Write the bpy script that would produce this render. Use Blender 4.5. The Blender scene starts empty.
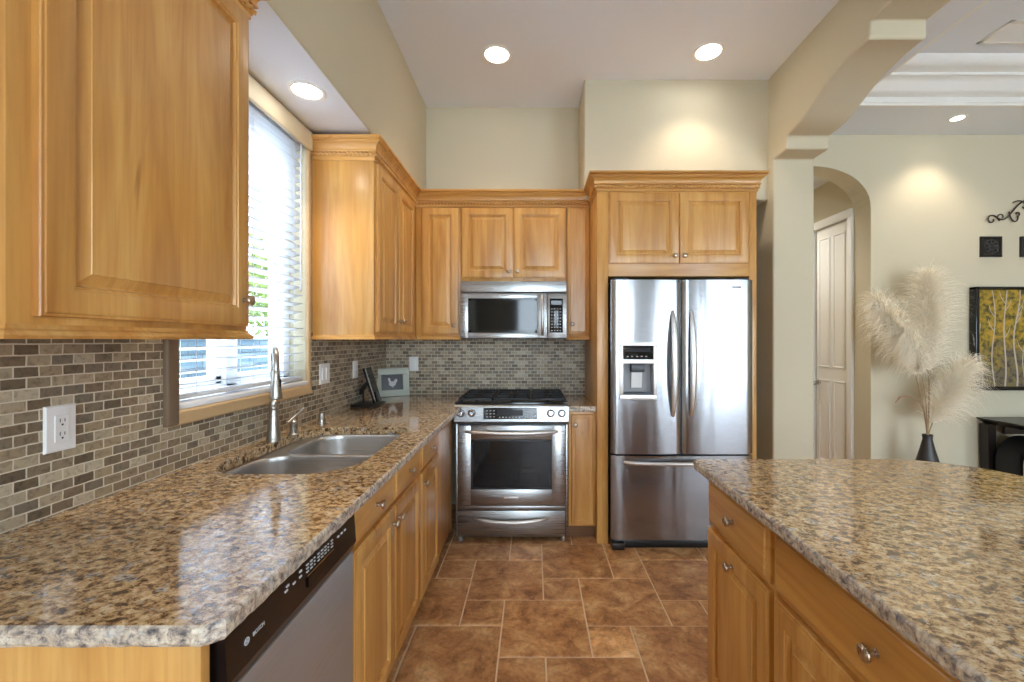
import bpy, bmesh, math, random
from mathutils import Vector, Matrix, noise as mnoise
C = bpy.context.scene.collection
SC = bpy.context.scene
R = math.radians

# ------------------------------------------------------------------ camera, light, exposure
cam_d = bpy.data.cameras.new('camera'); cam = bpy.data.objects.new('camera', cam_d); C.objects.link(cam)
cam_d.sensor_width = 36.0; cam_d.lens = 430.0 / 1024.0 * 36.0
cam_d.shift_x = -22.0 / 1024.0; cam_d.shift_y = -1.0 / 1024.0
cam_d.clip_start = 0.02
cam.location = (0, 0, 1.36); cam.rotation_euler = (R(90), 0, 0)
SC.camera = cam
SC.view_settings.view_transform = 'Standard'; SC.view_settings.look = 'None'
SC.view_settings.gamma = 1.0; SC.view_settings.use_curve_mapping = False
SC.view_settings.exposure = 0.90
SC.cycles.max_bounces = 12; SC.cycles.diffuse_bounces = 6; SC.cycles.glossy_bounces = 5
SC.cycles.transparent_max_bounces = 12; SC.cycles.sample_clamp_indirect = 6.0
SC.cycles.caustics_reflective = False; SC.cycles.caustics_refractive = False

WORLD_STRENGTH = 8.2
LAMP_W = 14.0
w = bpy.data.worlds.new('sky'); SC.world = w; w.use_nodes = True
nt = w.node_tree; nt.nodes.clear()
wo = nt.nodes.new('ShaderNodeOutputWorld'); bg = nt.nodes.new('ShaderNodeBackground')
tc = nt.nodes.new('ShaderNodeTexCoord'); sx = nt.nodes.new('ShaderNodeSeparateXYZ'); rp = nt.nodes.new('ShaderNodeValToRGB')
nt.links.new(tc.outputs['Generated'], sx.inputs[0]); nt.links.new(sx.outputs['Z'], rp.inputs[0])
rp.color_ramp.elements[0].position = 0.0; rp.color_ramp.elements[0].color = (0.80, 0.90, 1.0, 1)
rp.color_ramp.elements[1].position = 0.7; rp.color_ramp.elements[1].color = (0.62, 0.80, 1.0, 1)
nt.links.new(rp.outputs[0], bg.inputs[0]); bg.inputs[1].default_value = WORLD_STRENGTH
nt.links.new(bg.outputs[0], wo.inputs[0])

sun_d = bpy.data.lights.new('sun', 'SUN'); sun_d.energy = 9.0; sun_d.angle = R(1.0); sun_d.color = (1, 0.97, 0.93)
sun = bpy.data.objects.new('sun', sun_d); C.objects.link(sun)
sun.rotation_euler = Vector((0.60, -0.08, -0.8)).to_track_quat('-Z', 'Y').to_euler()

def portal(name, loc, direction, sxx, syy):
    d = bpy.data.lights.new(name, 'AREA'); d.shape = 'RECTANGLE'; d.size = sxx; d.size_y = syy
    d.cycles.is_portal = True
    o = bpy.data.objects.new(name, d); C.objects.link(o); o.location = loc
    o.rotation_euler = Vector(direction).to_track_quat('-Z', 'Z').to_euler()
    return o
portal('sky_portal_sink', (-1.44, 1.89, 1.78), (1, 0, 0), 0.95, 1.4)
portal('sky_portal_slider', (0.5, -3.35, 1.35), (0, 1, 0), 1.8, 2.7)
portal('sky_portal_family', (4.38, -3.35, 1.3), (0, 1, 0), 2.65, 2.6)

# ------------------------------------------------------------------ materials
def lin(c):
    return tuple(((v / 255) / 12.92 if v / 255 <= 0.04045 else ((v / 255 + 0.055) / 1.055) ** 2.4) for v in c) + (1,)

def mat(name):
    m = bpy.data.materials.new(name); m.use_nodes = True
    return m, m.node_tree, m.node_tree.nodes['Principled BSDF']

def N(nt, typ, **kw):
    n = nt.nodes.new(typ)
    for k, v in kw.items():
        setattr(n, k, v)
    return n

def ramp(nt, stops, src=None):
    r = nt.nodes.new('ShaderNodeValToRGB'); e = r.color_ramp.elements
    while len(e) < len(stops): e.new(0.5)
    for i, (p, c) in enumerate(stops):
        e[i].position = p; e[i].color = c
    if src is not None: nt.links.new(src, r.inputs[0])
    return r

def simple(name, rgb, rough=0.5, metal=0.0, bump=0.0, bscale=200, coat=0.0, spec=0.5):
    m, nt, b = mat(name)
    b.inputs['Base Color'].default_value = lin(rgb); b.inputs['Roughness'].default_value = rough
    b.inputs['Metallic'].default_value = metal; b.inputs['Coat Weight'].default_value = coat
    b.inputs['Specular IOR Level'].default_value = spec
    tc = N(nt, 'ShaderNodeTexCoord'); no = N(nt, 'ShaderNodeTexNoise')
    no.inputs['Scale'].default_value = bscale; no.inputs['Detail'].default_value = 3
    nt.links.new(tc.outputs['Object'], no.inputs['Vector'])
    mix = N(nt, 'ShaderNodeMix', data_type='RGBA'); c = lin(rgb)
    mix.inputs[6].default_value = tuple(v * 0.96 for v in c[:3]) + (1,); mix.inputs[7].default_value = tuple(min(1, v * 1.04) for v in c[:3]) + (1,)
    nt.links.new(no.outputs['Fac'], mix.inputs[0]); nt.links.new(mix.outputs[2], b.inputs['Base Color'])
    if bump:
        bp = N(nt, 'ShaderNodeBump'); bp.inputs['Strength'].default_value = bump; bp.inputs['Distance'].default_value = 0.002
        nt.links.new(no.outputs['Fac'], bp.inputs['Height']); nt.links.new(bp.outputs[0], b.inputs['Normal'])
    return m

def wood(name, axis, c0=(184, 126, 60), c1=(208, 154, 82), c2=(222, 174, 104)):
    m, nt, b = mat(name)
    tc = N(nt, 'ShaderNodeTexCoord'); oi = N(nt, 'ShaderNodeObjectInfo')
    mul = N(nt, 'ShaderNodeMath', operation='MULTIPLY'); mul.inputs[1].default_value = 37.0
    nt.links.new(oi.outputs['Random'], mul.inputs[0])
    ad = N(nt, 'ShaderNodeVectorMath', operation='ADD')
    nt.links.new(tc.outputs['Object'], ad.inputs[0]); nt.links.new(mul.outputs[0], ad.inputs[1])
    def stretched(along, across, detail, dist):
        mp = N(nt, 'ShaderNodeMapping'); s = [across] * 3; s[axis] = along
        mp.inputs['Scale'].default_value = s
        nt.links.new(ad.outputs[0], mp.inputs['Vector'])
        no = N(nt, 'ShaderNodeTexNoise'); no.inputs['Scale'].default_value = 1.0
        no.inputs['Detail'].default_value = detail; no.inputs['Roughness'].default_value = 0.6; no.inputs['Distortion'].default_value = dist
        nt.links.new(mp.outputs[0], no.inputs['Vector'])
        return no
    fine = stretched(3.0, 75.0, 5, 0.4); broad = stretched(0.9, 9.0, 3, 1.0); board = stretched(0.05, 6.0, 0, 0.0); knot = stretched(2.2, 7.0, 2, 2.2)
    r1 = ramp(nt, [(0.28, lin(c0)), (0.5, lin(c1)), (0.72, lin(c2))], broad.outputs['Fac'])
    r2 = ramp(nt, [(0.33, (0.86, 0.80, 0.72, 1)), (0.55, (1, 1, 1, 1))], fine.outputs['Fac'])
    r3 = ramp(nt, [(0.4, (0.90, 0.87, 0.82, 1)), (0.6, (1.04, 1.03, 1.0, 1))], board.outputs['Fac'])
    r4 = ramp(nt, [(0.22, (0.55, 0.42, 0.30, 1)), (0.29, (1, 1, 1, 1))], knot.outputs['Fac'])
    col = r1.outputs[0]
    for rr, f in ((r2, 0.75), (r3, 0.9), (r4, 0.8)):
        mx = N(nt, 'ShaderNodeMix', data_type='RGBA', blend_type='MULTIPLY'); mx.inputs[0].default_value = f
        nt.links.new(col, mx.inputs[6]); nt.links.new(rr.outputs[0], mx.inputs[7]); col = mx.outputs[2]
    nt.links.new(col, b.inputs['Base Color'])
    b.inputs['Roughness'].default_value = 0.36; b.inputs['Coat Weight'].default_value = 0.35; b.inputs['Coat Roughness'].default_value = 0.25
    bp = N(nt, 'ShaderNodeBump'); bp.inputs['Strength'].default_value = 0.06; bp.inputs['Distance'].default_value = 0.001
    nt.links.new(fine.outputs['Fac'], bp.inputs['Height']); nt.links.new(bp.outputs[0], b.inputs['Normal'])
    return m

def granite(name, rough, pale=0.0):
    m, nt, b = mat(name)
    ge = N(nt, 'ShaderNodeNewGeometry')
    mp = N(nt, 'ShaderNodeMapping'); mp.inputs['Rotation'].default_value = (0, 0, R(28)); mp.inputs['Scale'].default_value = (1.0, 1.25, 1.1)
    nt.links.new(ge.outputs['Position'], mp.inputs['Vector'])
    def noi(scale, detail, dist=0.0, rgh=0.6):
        n = N(nt, 'ShaderNodeTexNoise'); n.inputs['Scale'].default_value = scale; n.inputs['Detail'].default_value = detail
        n.inputs['Distortion'].default_value = dist; n.inputs['Roughness'].default_value = rgh
        nt.links.new(mp.outputs[0], n.inputs['Vector']); return n
    a = noi(52, 5, 0.35, 0.72); g = noi(27, 4, 0.3, 0.6); s = noi(125, 3, 0.3, 0.6); big = noi(5, 3)
    base = ramp(nt, [(0.36, lin((66, 46, 34))), (0.43, lin((128, 94, 64))), (0.49, lin((196, 160, 116))), (0.57, lin((222, 192, 148))), (0.66, lin((240, 224, 194)))], a.outputs['Fac'])
    grey = ramp(nt, [(0.58, (0, 0, 0, 1)), (0.66, (1, 1, 1, 1))], g.outputs['Fac'])
    greyc = ramp(nt, [(0.35, lin((110, 102, 98))), (0.6, lin((214, 205, 194)))], s.outputs['Fac'])
    m1 = N(nt, 'ShaderNodeMix', data_type='RGBA')
    nt.links.new(grey.outputs[0], m1.inputs[0]); nt.links.new(base.outputs[0], m1.inputs[6]); nt.links.new(greyc.outputs[0], m1.inputs[7])
    dk = ramp(nt, [(0.34, (1, 1, 1, 1)), (0.40, (0, 0, 0, 1))], s.outputs['Fac'])
    m2 = N(nt, 'ShaderNodeMix', data_type='RGBA'); m2.inputs[7].default_value = lin((66, 46, 36))
    dm = N(nt, 'ShaderNodeMath', operation='MULTIPLY'); dm.inputs[1].default_value = 0.85
    nt.links.new(dk.outputs[0], dm.inputs[0]); nt.links.new(dm.outputs[0], m2.inputs[0]); nt.links.new(m1.outputs[2], m2.inputs[6])
    m3 = N(nt, 'ShaderNodeMix', data_type='RGBA', blend_type='MULTIPLY'); m3.inputs[0].default_value = 0.5
    bigr = ramp(nt, [(0.35, (0.8, 0.77, 0.74, 1)), (0.6, (1, 1, 1, 1))], big.outputs['Fac'])
    nt.links.new(m2.outputs[2], m3.inputs[6]); nt.links.new(bigr.outputs[0], m3.inputs[7])
    col = m3.outputs[2]
    if pale:
        m4 = N(nt, 'ShaderNodeMix', data_type='RGBA'); m4.inputs[0].default_value = pale
        bw = ramp(nt, [(0.34, lin((84, 84, 90))), (0.46, lin((168, 166, 166))), (0.6, lin((216, 214, 210)))], a.outputs['Fac'])
        nt.links.new(col, m4.inputs[6]); nt.links.new(bw.outputs[0], m4.inputs[7]); col = m4.outputs[2]
    nt.links.new(col, b.inputs['Base Color'])
    b.inputs['Roughness'].default_value = rough
    if not pale:
        b.inputs['Coat Weight'].default_value = 0.6; b.inputs['Coat Roughness'].default_value = 0.03
    return m

def mosaic(name, left):
    m, nt, b = mat(name)
    ge = N(nt, 'ShaderNodeNewGeometry'); se = N(nt, 'ShaderNodeSeparateXYZ'); co = N(nt, 'ShaderNodeCombineXYZ')
    nt.links.new(ge.outputs['Position'], se.inputs[0])
    nt.links.new(se.outputs['Y' if left else 'X'], co.inputs[0]); nt.links.new(se.outputs['Z'], co.inputs[1])
    # wobble so the tumbled edges are not ruler-straight
    nw = N(nt, 'ShaderNodeTexNoise'); nw.inputs['Scale'].default_value = 45; nw.inputs['Detail'].default_value = 2
    nt.links.new(co.outputs[0], nw.inputs['Vector'])
    sb = N(nt, 'ShaderNodeVectorMath', operation='SUBTRACT'); sb.inputs[1].default_value = (0.5, 0.5, 0.5)
    nt.links.new(nw.outputs['Color'], sb.inputs[0])
    sc = N(nt, 'ShaderNodeVectorMath', operation='SCALE'); sc.inputs['Scale'].default_value = 0.0035
    nt.links.new(sb.outputs[0], sc.inputs[0])
    ad = N(nt, 'ShaderNodeVectorMath', operation='ADD'); nt.links.new(co.outputs[0], ad.inputs[0]); nt.links.new(sc.outputs[0], ad.inputs[1])
    br = N(nt, 'ShaderNodeTexBrick'); br.offset = 0.5
    br.inputs['Color1'].default_value = (0, 0, 0, 1); br.inputs['Color2'].default_value = (1, 1, 1, 1); br.inputs['Mortar'].default_value = (0.5, 0.5, 0.5, 1)
    br.inputs['Scale'].default_value = 1.0; br.inputs['Mortar Size'].default_value = 0.0020; br.inputs['Mortar Smooth'].default_value = 0.25
    br.inputs['Brick Width'].default_value = 0.053; br.inputs['Row Height'].default_value = 0.0270
    nt.links.new(ad.outputs[0], br.inputs['Vector'])
    r = ramp(nt, [(0.0, lin((104, 90, 72))), (0.2, lin((138, 120, 98))), (0.4, lin((122, 112, 98))), (0.6, lin((156, 138, 112))), (0.8, lin((170, 155, 130))), (1.0, lin((188, 176, 154)))], br.outputs['Color'])
    n2 = N(nt, 'ShaderNodeTexNoise'); n2.inputs['Scale'].default_value = 60; n2.inputs['Detail'].default_value = 4; n2.inputs['Distortion'].default_value = 1.0
    nt.links.new(co.outputs[0], n2.inputs['Vector'])
    r2 = ramp(nt, [(0.3, (0.62, 0.6, 0.58, 1)), (0.5, (1, 1, 1, 1)), (0.7, (1.12, 1.1, 1.06, 1))], n2.outputs['Fac'])
    mx = N(nt, 'ShaderNodeMix', data_type='RGBA', blend_type='MULTIPLY'); mx.inputs[0].default_value = 0.9
    nt.links.new(r.outputs[0], mx.inputs[6]); nt.links.new(r2.outputs[0], mx.inputs[7])
    m2 = N(nt, 'ShaderNodeMix', data_type='RGBA'); m2.inputs[7].default_value = lin((214, 204, 184))
    nt.links.new(br.outputs['Fac'], m2.inputs[0]); nt.links.new(mx.outputs[2], m2.inputs[6])
    nt.links.new(m2.outputs[2], b.inputs['Base Color']); b.inputs['Roughness'].default_value = 0.5
    inv = N(nt, 'ShaderNodeMath', operation='SUBTRACT'); inv.inputs[0].default_value = 1.0; nt.links.new(br.outputs['Fac'], inv.inputs[1])
    bp = N(nt, 'ShaderNodeBump'); bp.inputs['Strength'].default_value = 0.5; bp.inputs['Distance'].default_value = 0.002
    nt.links.new(inv.outputs[0], bp.inputs['Height']); nt.links.new(bp.outputs[0], b.inputs['Normal'])
    return m

def steel(name, rgb=(176, 174, 172), rough=0.24, axis=0, wav=0.0):
    m, nt, b = mat(name)
    b.inputs['Metallic'].default_value = 1.0
    tc = N(nt, 'ShaderNodeTexCoord'); mp = N(nt, 'ShaderNodeMapping'); s = [420.0] * 3; s[axis] = 4.0
    mp.inputs['Scale'].default_value = s; nt.links.new(tc.outputs['Object'], mp.inputs['Vector'])
    no = N(nt, 'ShaderNodeTexNoise'); no.inputs['Scale'].default_value = 1.0; no.inputs['Detail'].default_value = 2
    nt.links.new(mp.outputs[0], no.inputs['Vector'])
    c = lin(rgb)
    r = ramp(nt, [(0.3, tuple(v * 0.9 for v in c[:3]) + (1,)), (0.7, tuple(min(1, v * 1.08) for v in c[:3]) + (1,))], no.outputs['Fac'])
    nt.links.new(r.outputs[0], b.inputs['Base Color'])
    rr = ramp(nt, [(0.3, (rough * 0.8,) * 3 + (1,)), (0.7, (rough * 1.2,) * 3 + (1,))], no.outputs['Fac'])
    nt.links.new(rr.outputs[0], b.inputs['Roughness'])
    if wav:
        m2 = N(nt, 'ShaderNodeMapping'); m2.inputs['Scale'].default_value = (7.0, 7.0, 1.1); nt.links.new(tc.outputs['Object'], m2.inputs['Vector'])
        n2 = N(nt, 'ShaderNodeTexNoise'); n2.inputs['Scale'].default_value = 1.0; n2.inputs['Detail'].default_value = 1.5; n2.inputs['Distortion'].default_value = 0.4
        nt.links.new(m2.outputs[0], n2.inputs['Vector'])
        bp = N(nt, 'ShaderNodeBump'); bp.inputs['Strength'].default_value = wav; bp.inputs['Distance'].default_value = 0.02
        nt.links.new(n2.outputs['Fac'], bp.inputs['Height']); nt.links.new(bp.outputs[0], b.inputs['Normal'])
    return m

def pane_glass(name, tint=(0.93, 0.96, 0.97, 1)):
    m = bpy.data.materials.new(name); m.use_nodes = True; nt = m.node_tree; nt.nodes.clear()
    o = N(nt, 'ShaderNodeOutputMaterial'); t = N(nt, 'ShaderNodeBsdfTransparent'); t.inputs[0].default_value = tint
    g = N(nt, 'ShaderNodeBsdfGlossy'); g.inputs['Roughness'].default_value = 0.02
    lw = N(nt, 'ShaderNodeLayerWeight'); f0 = N(nt, 'ShaderNodeMath', operation='POWER'); f0.inputs[1].default_value = 5.0; nt.links.new(lw.outputs['Facing'], f0.inputs[0])
    f = N(nt, 'ShaderNodeMath', operation='MULTIPLY_ADD'); f.inputs[1].default_value = 0.8; f.inputs[2].default_value = 0.04; nt.links.new(f0.outputs[0], f.inputs[0])
    mx = N(nt, 'ShaderNodeMixShader'); nt.links.new(f.outputs[0], mx.inputs[0]); nt.links.new(t.outputs[0], mx.inputs[1]); nt.links.new(g.outputs[0], mx.inputs[2])
    nt.links.new(mx.outputs[0], o.inputs[0]); return m

def emit(name, rgb, s):
    m, nt, b = mat(name); b.inputs['Base Color'].default_value = lin(rgb)
    b.inputs['Emission Color'].default_value = lin(rgb); b.inputs['Emission Strength'].default_value = s; return m

def travertine(name):
    m, nt, b = mat(name)
    at = N(nt, 'ShaderNodeAttribute'); at.attribute_name = 'tone'
    ge = N(nt, 'ShaderNodeNewGeometry'); off = N(nt, 'ShaderNodeVectorMath', operation='ADD')
    sc = N(nt, 'ShaderNodeVectorMath', operation='SCALE'); sc.inputs['Scale'].default_value = 23.0
    nt.links.new(at.outputs['Color'], sc.inputs[0]); nt.links.new(ge.outputs['Position'], off.inputs[0]); nt.links.new(sc.outputs[0], off.inputs[1])
    def noi(s, d, di):
        n = N(nt, 'ShaderNodeTexNoise'); n.inputs['Scale'].default_value = s; n.inputs['Detail'].default_value = d; n.inputs['Distortion'].default_value = di
        n.inputs['Roughness'].default_value = 0.65; nt.links.new(off.outputs[0], n.inputs['Vector']); return n
    a = noi(7.5, 8, 0.6); c = noi(34, 6, 0.5); p = noi(60, 2, 0.3)
    r = ramp(nt, [(0.32, lin((144, 98, 60))), (0.44, lin((188, 136, 88))), (0.56, lin((214, 166, 114))), (0.68, lin((236, 200, 152)))], a.outputs['Fac'])
    r2 = ramp(nt, [(0.36, (0.70, 0.64, 0.58, 1)), (0.52, (1, 1, 1, 1)), (0.70, (1.16, 1.14, 1.1, 1))], c.outputs['Fac'])
    mx = N(nt, 'ShaderNodeMix', data_type='RGBA', blend_type='MULTIPLY'); mx.inputs[0].default_value = 0.85
    nt.links.new(r.outputs[0], mx.inputs[6]); nt.links.new(r2.outputs[0], mx.inputs[7])
    pit = ramp(nt, [(0.66, (0, 0, 0, 1)), (0.72, (1, 1, 1, 1))], p.outputs['Fac'])
    m2 = N(nt, 'ShaderNodeMix', data_type='RGBA'); m2.inputs[7].default_value = lin((214, 176, 140))
    nt.links.new(pit.outputs[0], m2.inputs[0]); nt.links.new(mx.outputs[2], m2.inputs[6])
    se = N(nt, 'ShaderNodeSeparateColor'); nt.links.new(at.outputs['Color'], se.inputs[0])
    tr = ramp(nt, [(0.0, (0.82, 0.78, 0.76, 1)), (0.8, (1.05, 1.03, 1.0, 1)), (1.0, (1.3, 1.34, 1.34, 1))], se.outputs[0])
    m3 = N(nt, 'ShaderNodeMix', data_type='RGBA', blend_type='MULTIPLY'); m3.inputs[0].default_value = 1.0
    nt.links.new(m2.outputs[2], m3.inputs[6]); nt.links.new(tr.outputs[0], m3.inputs[7])
    nt.links.new(m3.outputs[2], b.inputs['Base Color'])
    b.inputs['Roughness'].default_value = 0.42
    bp = N(nt, 'ShaderNodeBump'); bp.inputs['Strength'].default_value = 0.15; bp.inputs['Distance'].default_value = 0.003
    nt.links.new(c.outputs['Fac'], bp.inputs['Height']); nt.links.new(bp.outputs[0], b.inputs['Normal'])
    return m

WV, WX, WY = wood('honey_wood_vertical', 2), wood('honey_wood_across', 0), wood('honey_wood_along', 1)
WALL = simple('beige_paint', (205, 195, 169), 0.75, bump=0.12, bscale=160)
CEIL = simple('white_ceiling_paint', (230, 236, 245), 0.85, bump=0.1, bscale=160)
WHITE = simple('white_trim_paint', (236, 235, 230), 0.4)
VINYL = simple('white_vinyl', (240, 241, 243), 0.35)
PLATE = simple('white_plastic', (238, 238, 238), 0.3)
BLIND = bpy.data.materials.new('white_blind_slat'); BLIND.use_nodes = True; nt = BLIND.node_tree
tl = N(nt, 'ShaderNodeBsdfTranslucent'); tl.inputs[0].default_value = lin((215, 220, 228)); mxs = N(nt, 'ShaderNodeMixShader'); mxs.inputs[0].default_value = 0.08
pb = nt.nodes['Principled BSDF']; pb.inputs['Base Color'].default_value = lin((218, 221, 227)); pb.inputs['Roughness'].default_value = 0.4
nt.links.new(pb.outputs[0], mxs.inputs[1]); nt.links.new(tl.outputs[0], mxs.inputs[2]); nt.links.new(mxs.outputs[0], nt.nodes['Material Output'].inputs[0])
CREAM = simple('cream_valance', (232, 220, 192), 0.5)
GRAN, GEDGE = granite('polished_granite', 0.12), granite('chiselled_granite', 0.45, 0.55)  # edge: paler unpolished stone, with the grey of sky light in its colour
MOSL, MOSB = mosaic('stone_mosaic_side', True), mosaic('stone_mosaic_back', False)
TRAVT = simple('travertine_liner', (120, 100, 80), 0.45, bump=0.4, bscale=40)
TRAVS = simple('travertine_sill', (206, 174, 132), 0.4, bump=0.3, bscale=40)
STEEL_X = steel('brushed_steel_across', (164, 164, 164), axis=0, rough=0.3, wav=0.05)
STEEL_F = steel('fridge_steel', (156, 156, 159), 0.22, axis=0, wav=0.24)
STEEL_D = steel('dishwasher_steel', (204, 210, 220), 0.5, axis=1, wav=0.1)
STEEL_H = steel('handle_steel', (222, 220, 218), 0.42, axis=0)
SINKM = steel('sink_steel', (200, 198, 196), 0.34, axis=0)
NICKEL = steel('brushed_nickel', (172, 166, 158), 0.32, axis=2)
KNOBM = steel('pewter_knob', (186, 168, 148), 0.3, axis=2)
CHROME = simple('chrome', (220, 220, 222), 0.08, metal=1.0)
BLACKG = simple('black_gloss', (16, 16, 18), 0.12)
BLACKP = simple('black_plastic', (24, 23, 23), 0.35)
DKBROWN = simple('dark_brown_panel', (30, 22, 20), 0.22)
BLACKM = simple('black_cast_iron', (34, 35, 38), 0.55, bump=0.2)
DGREY = simple('dark_grey_plastic', (62, 64, 68), 0.4)
MGREY = simple('grey_plastic', (150, 150, 152), 0.4)
OVENG = simple('oven_glass', (14, 18, 22), 0.06)
DISPM = simple('dim_display', (40, 44, 52), 0.15)
MARK = simple('pale_marking', (205, 205, 205), 0.5)
IRON = simple('wrought_iron', (46, 36, 28), 0.5)
PLAQ = simple('dark_pewter_plaque', (58, 58, 60), 0.45, bump=0.3, bscale=60)
ESPR = simple('espresso_wood', (38, 30, 28), 0.3)
GLASS = pane_glass('window_glass')
LENS = emit('lamp_lens', (255, 250, 240), 14.0)
PAMP = simple('pampas_fibre', (253, 243, 224), 0.9)
STEMM = simple('dry_stem', (170, 140, 100), 0.7)
LEAFD = simple('dry_leaf', (150, 120, 100), 0.7)
VASEM = simple('dark_ceramic', (52, 48, 46), 0.4, bump=0.1)
BAGB = simple('black_fabric', (22, 22, 26), 0.7); BAGP = simple('plum_fabric', (70, 52, 66), 0.7)
FRAMEM = simple('pale_distressed_paint', (186, 192, 180), 0.6, bump=0.5, bscale=50)
TRAV = travertine('travertine_tile'); GROUT = simple('tan_grout', (226, 198, 164), 0.8, bump=0.3)
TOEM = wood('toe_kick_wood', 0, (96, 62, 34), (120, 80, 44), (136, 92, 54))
GROUND = simple('pale_bounce_ground', (208, 208, 208), 0.9, bump=0.2, bscale=20)

# ------------------------------------------------------------------ mesh helpers
ORIG = {}
class MB:
    def __init__(s): s.bm = bmesh.new()
    def box(s, x0, x1, y0, y1, z0, z1, bev=0.0, seg=2):
        t = bmesh.new(); bmesh.ops.create_cube(t, size=1.0)
        for v in t.verts:
            v.co = Vector(((x0 + x1) / 2 + v.co.x * (x1 - x0), (y0 + y1) / 2 + v.co.y * (y1 - y0), (z0 + z1) / 2 + v.co.z * (z1 - z0)))
        if bev: bmesh.ops.bevel(t, geom=t.edges[:] , offset=bev, segments=seg, affect='EDGES', profile=0.5)
        s.join(t); return s
    def join(s, t, M=None):
        if M is not None: bmesh.ops.transform(t, matrix=M, verts=t.verts[:])
        me = bpy.data.meshes.new('tmp'); t.to_mesh(me); t.free(); s.bm.from_mesh(me); bpy.data.meshes.remove(me)
    def lathe(s, prof, base, axis=(0, 0, 1), seg=20):
        """prof: (radius, height) list turned about axis from base"""
        q = Vector((0, 0, 1)).rotation_difference(Vector(axis)); base = Vector(base)
        rings = []
        for r, h in prof:
            if r < 1e-6: rings.append([s.bm.verts.new(base + q @ Vector((0, 0, h)))])
            else: rings.append([s.bm.verts.new(base + q @ Vector((r * math.cos(2 * math.pi * i / seg), r * math.sin(2 * math.pi * i / seg), h))) for i in range(seg)])
        for a, b in zip(rings, rings[1:]):
            for i in range(seg):
                j = (i + 1) % seg
                f = [a[i % len(a)], a[j % len(a)], b[j % len(b)], b[i % len(b)]]
                f = list(dict.fromkeys(f))
                if len(f) > 2: s.bm.faces.new(f)
        for rg in (rings[0], rings[-1]):
            if len(rg) > 2: s.bm.faces.new(rg)
        return s
    def tube(s, pts, rad, seg=10, flat=1.0, cap=True, up=(0, 0, 1)):
        pts = [Vector(p) for p in pts]; n = len(pts); rings = []
        nrm = None
        for i, p in enumerate(pts):
            d = (pts[min(i + 1, n - 1)] - pts[max(i - 1, 0)]).normalized()
            if nrm is None:
                nrm = d.orthogonal().normalized()
                u = Vector(up)
                if abs(d.dot(u)) < 0.95: nrm = (u - d * d.dot(u)).normalized()
            else: nrm = (nrm - d * nrm.dot(d)).normalized()
            bn = d.cross(nrm); r = rad[i] if isinstance(rad, (list, tuple)) else rad
            rings.append([s.bm.verts.new(p + nrm * (r * math.cos(2 * math.pi * k / seg)) + bn * (r * flat * math.sin(2 * math.pi * k / seg))) for k in range(seg)])
        for a, b in zip(rings, rings[1:]):
            for k in range(seg):
                s.bm.faces.new([a[k], a[(k + 1) % seg], b[(k + 1) % seg], b[k]])
        if cap: s.bm.faces.new(rings[0]); s.bm.faces.new(rings[-1])
        return s
    def prism(s, poly, axis, a, b):
        """poly of 2-D points; axis 0: (y,z), 1: (x,z), 2: (x,y); extruded from a to b"""
        def P(p, t):
            return Vector((t, p[0], p[1])) if axis == 0 else Vector((p[0], t, p[1])) if axis == 1 else Vector((p[0], p[1], t))
        A = [s.bm.verts.new(P(p, a)) for p in poly]; B = [s.bm.verts.new(P(p, b)) for p in poly]; n = len(poly)
        s.bm.faces.new(A); s.bm.faces.new(B)
        for i in range(n): s.bm.faces.new([A[i], A[(i + 1) % n], B[(i + 1) % n], B[i]])
        return s
    def rings(s, o, u, v, n, w, h, loops):
        """concentric rectangles (inset, depth) on a board of w x h; a raised panel"""
        o, u, v, n = Vector(o), Vector(u), Vector(v), Vector(n); rr = []
        for ins, d in loops:
            rr.append([s.bm.verts.new(o + u * a + v * b + n * d) for a, b in ((ins, ins), (w - ins, ins), (w - ins, h - ins), (ins, h - ins))])
        for a, b in zip(rr, rr[1:]):
            for i in range(4): s.bm.faces.new([a[i], a[(i + 1) % 4], b[(i + 1) % 4], b[i]])
        s.bm.faces.new(rr[0]); s.bm.faces.new(rr[-1]); return s
    def sweep(s, path, prof):
        """sweep profile (out, z) along an open 2-D path, out = right of travel, mitred"""
        path = [Vector(p) for p in path]; n = len(path); nn = []
        for i in range(n - 1):
            d = (path[i + 1] - path[i]).normalized(); nn.append(Vector((d.y, -d.x)))
        off = []
        for i in range(n):
            if i == 0: off.append(nn[0])
            elif i == n - 1: off.append(nn[-1])
            else:
                m = (nn[i - 1] + nn[i]); off.append(m / m.dot(nn[i]) if abs(m.dot(nn[i])) > 1e-6 else nn[i])
        rr = [[s.bm.verts.new((p.x + f.x * o, p.y + f.y * o, z)) for o, z in prof] for p, f in zip(path, off)]
        k = len(prof)
        for a, b in zip(rr, rr[1:]):
            for i in range(k): s.bm.faces.new([a[i], a[(i + 1) % k], b[(i + 1) % k], b[i]])
        s.bm.faces.new(rr[0]); s.bm.faces.new(rr[-1]); return s
    def build(s, name, m, parent=None, smooth=35, normals=True):
        bm = s.bm
        if normals: bmesh.ops.recalc_face_normals(bm, faces=bm.faces[:])
        if parent is not None: org = ORIG[parent.name]
        else:
            xs = [v.co.x for v in bm.verts]; ys = [v.co.y for v in bm.verts]; zs = [v.co.z for v in bm.verts]
            org = Vector(((min(xs) + max(xs)) / 2, (min(ys) + max(ys)) / 2, min(zs)))
        for v in bm.verts: v.co -= org
        me = bpy.data.meshes.new(name); bm.to_mesh(me); bm.free()
        mats = m if isinstance(m, (list, tuple)) else [m]
        for x in mats: me.materials.append(x)
        if smooth:
            me.polygons.foreach_set('use_smooth', [True] * len(me.polygons)); me.set_sharp_from_angle(angle=R(smooth))
        o = bpy.data.objects.new(name, me); C.objects.link(o)
        if parent is not None: o.parent = parent
        else: o.location = org
        ORIG[o.name] = org
        return o

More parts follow.
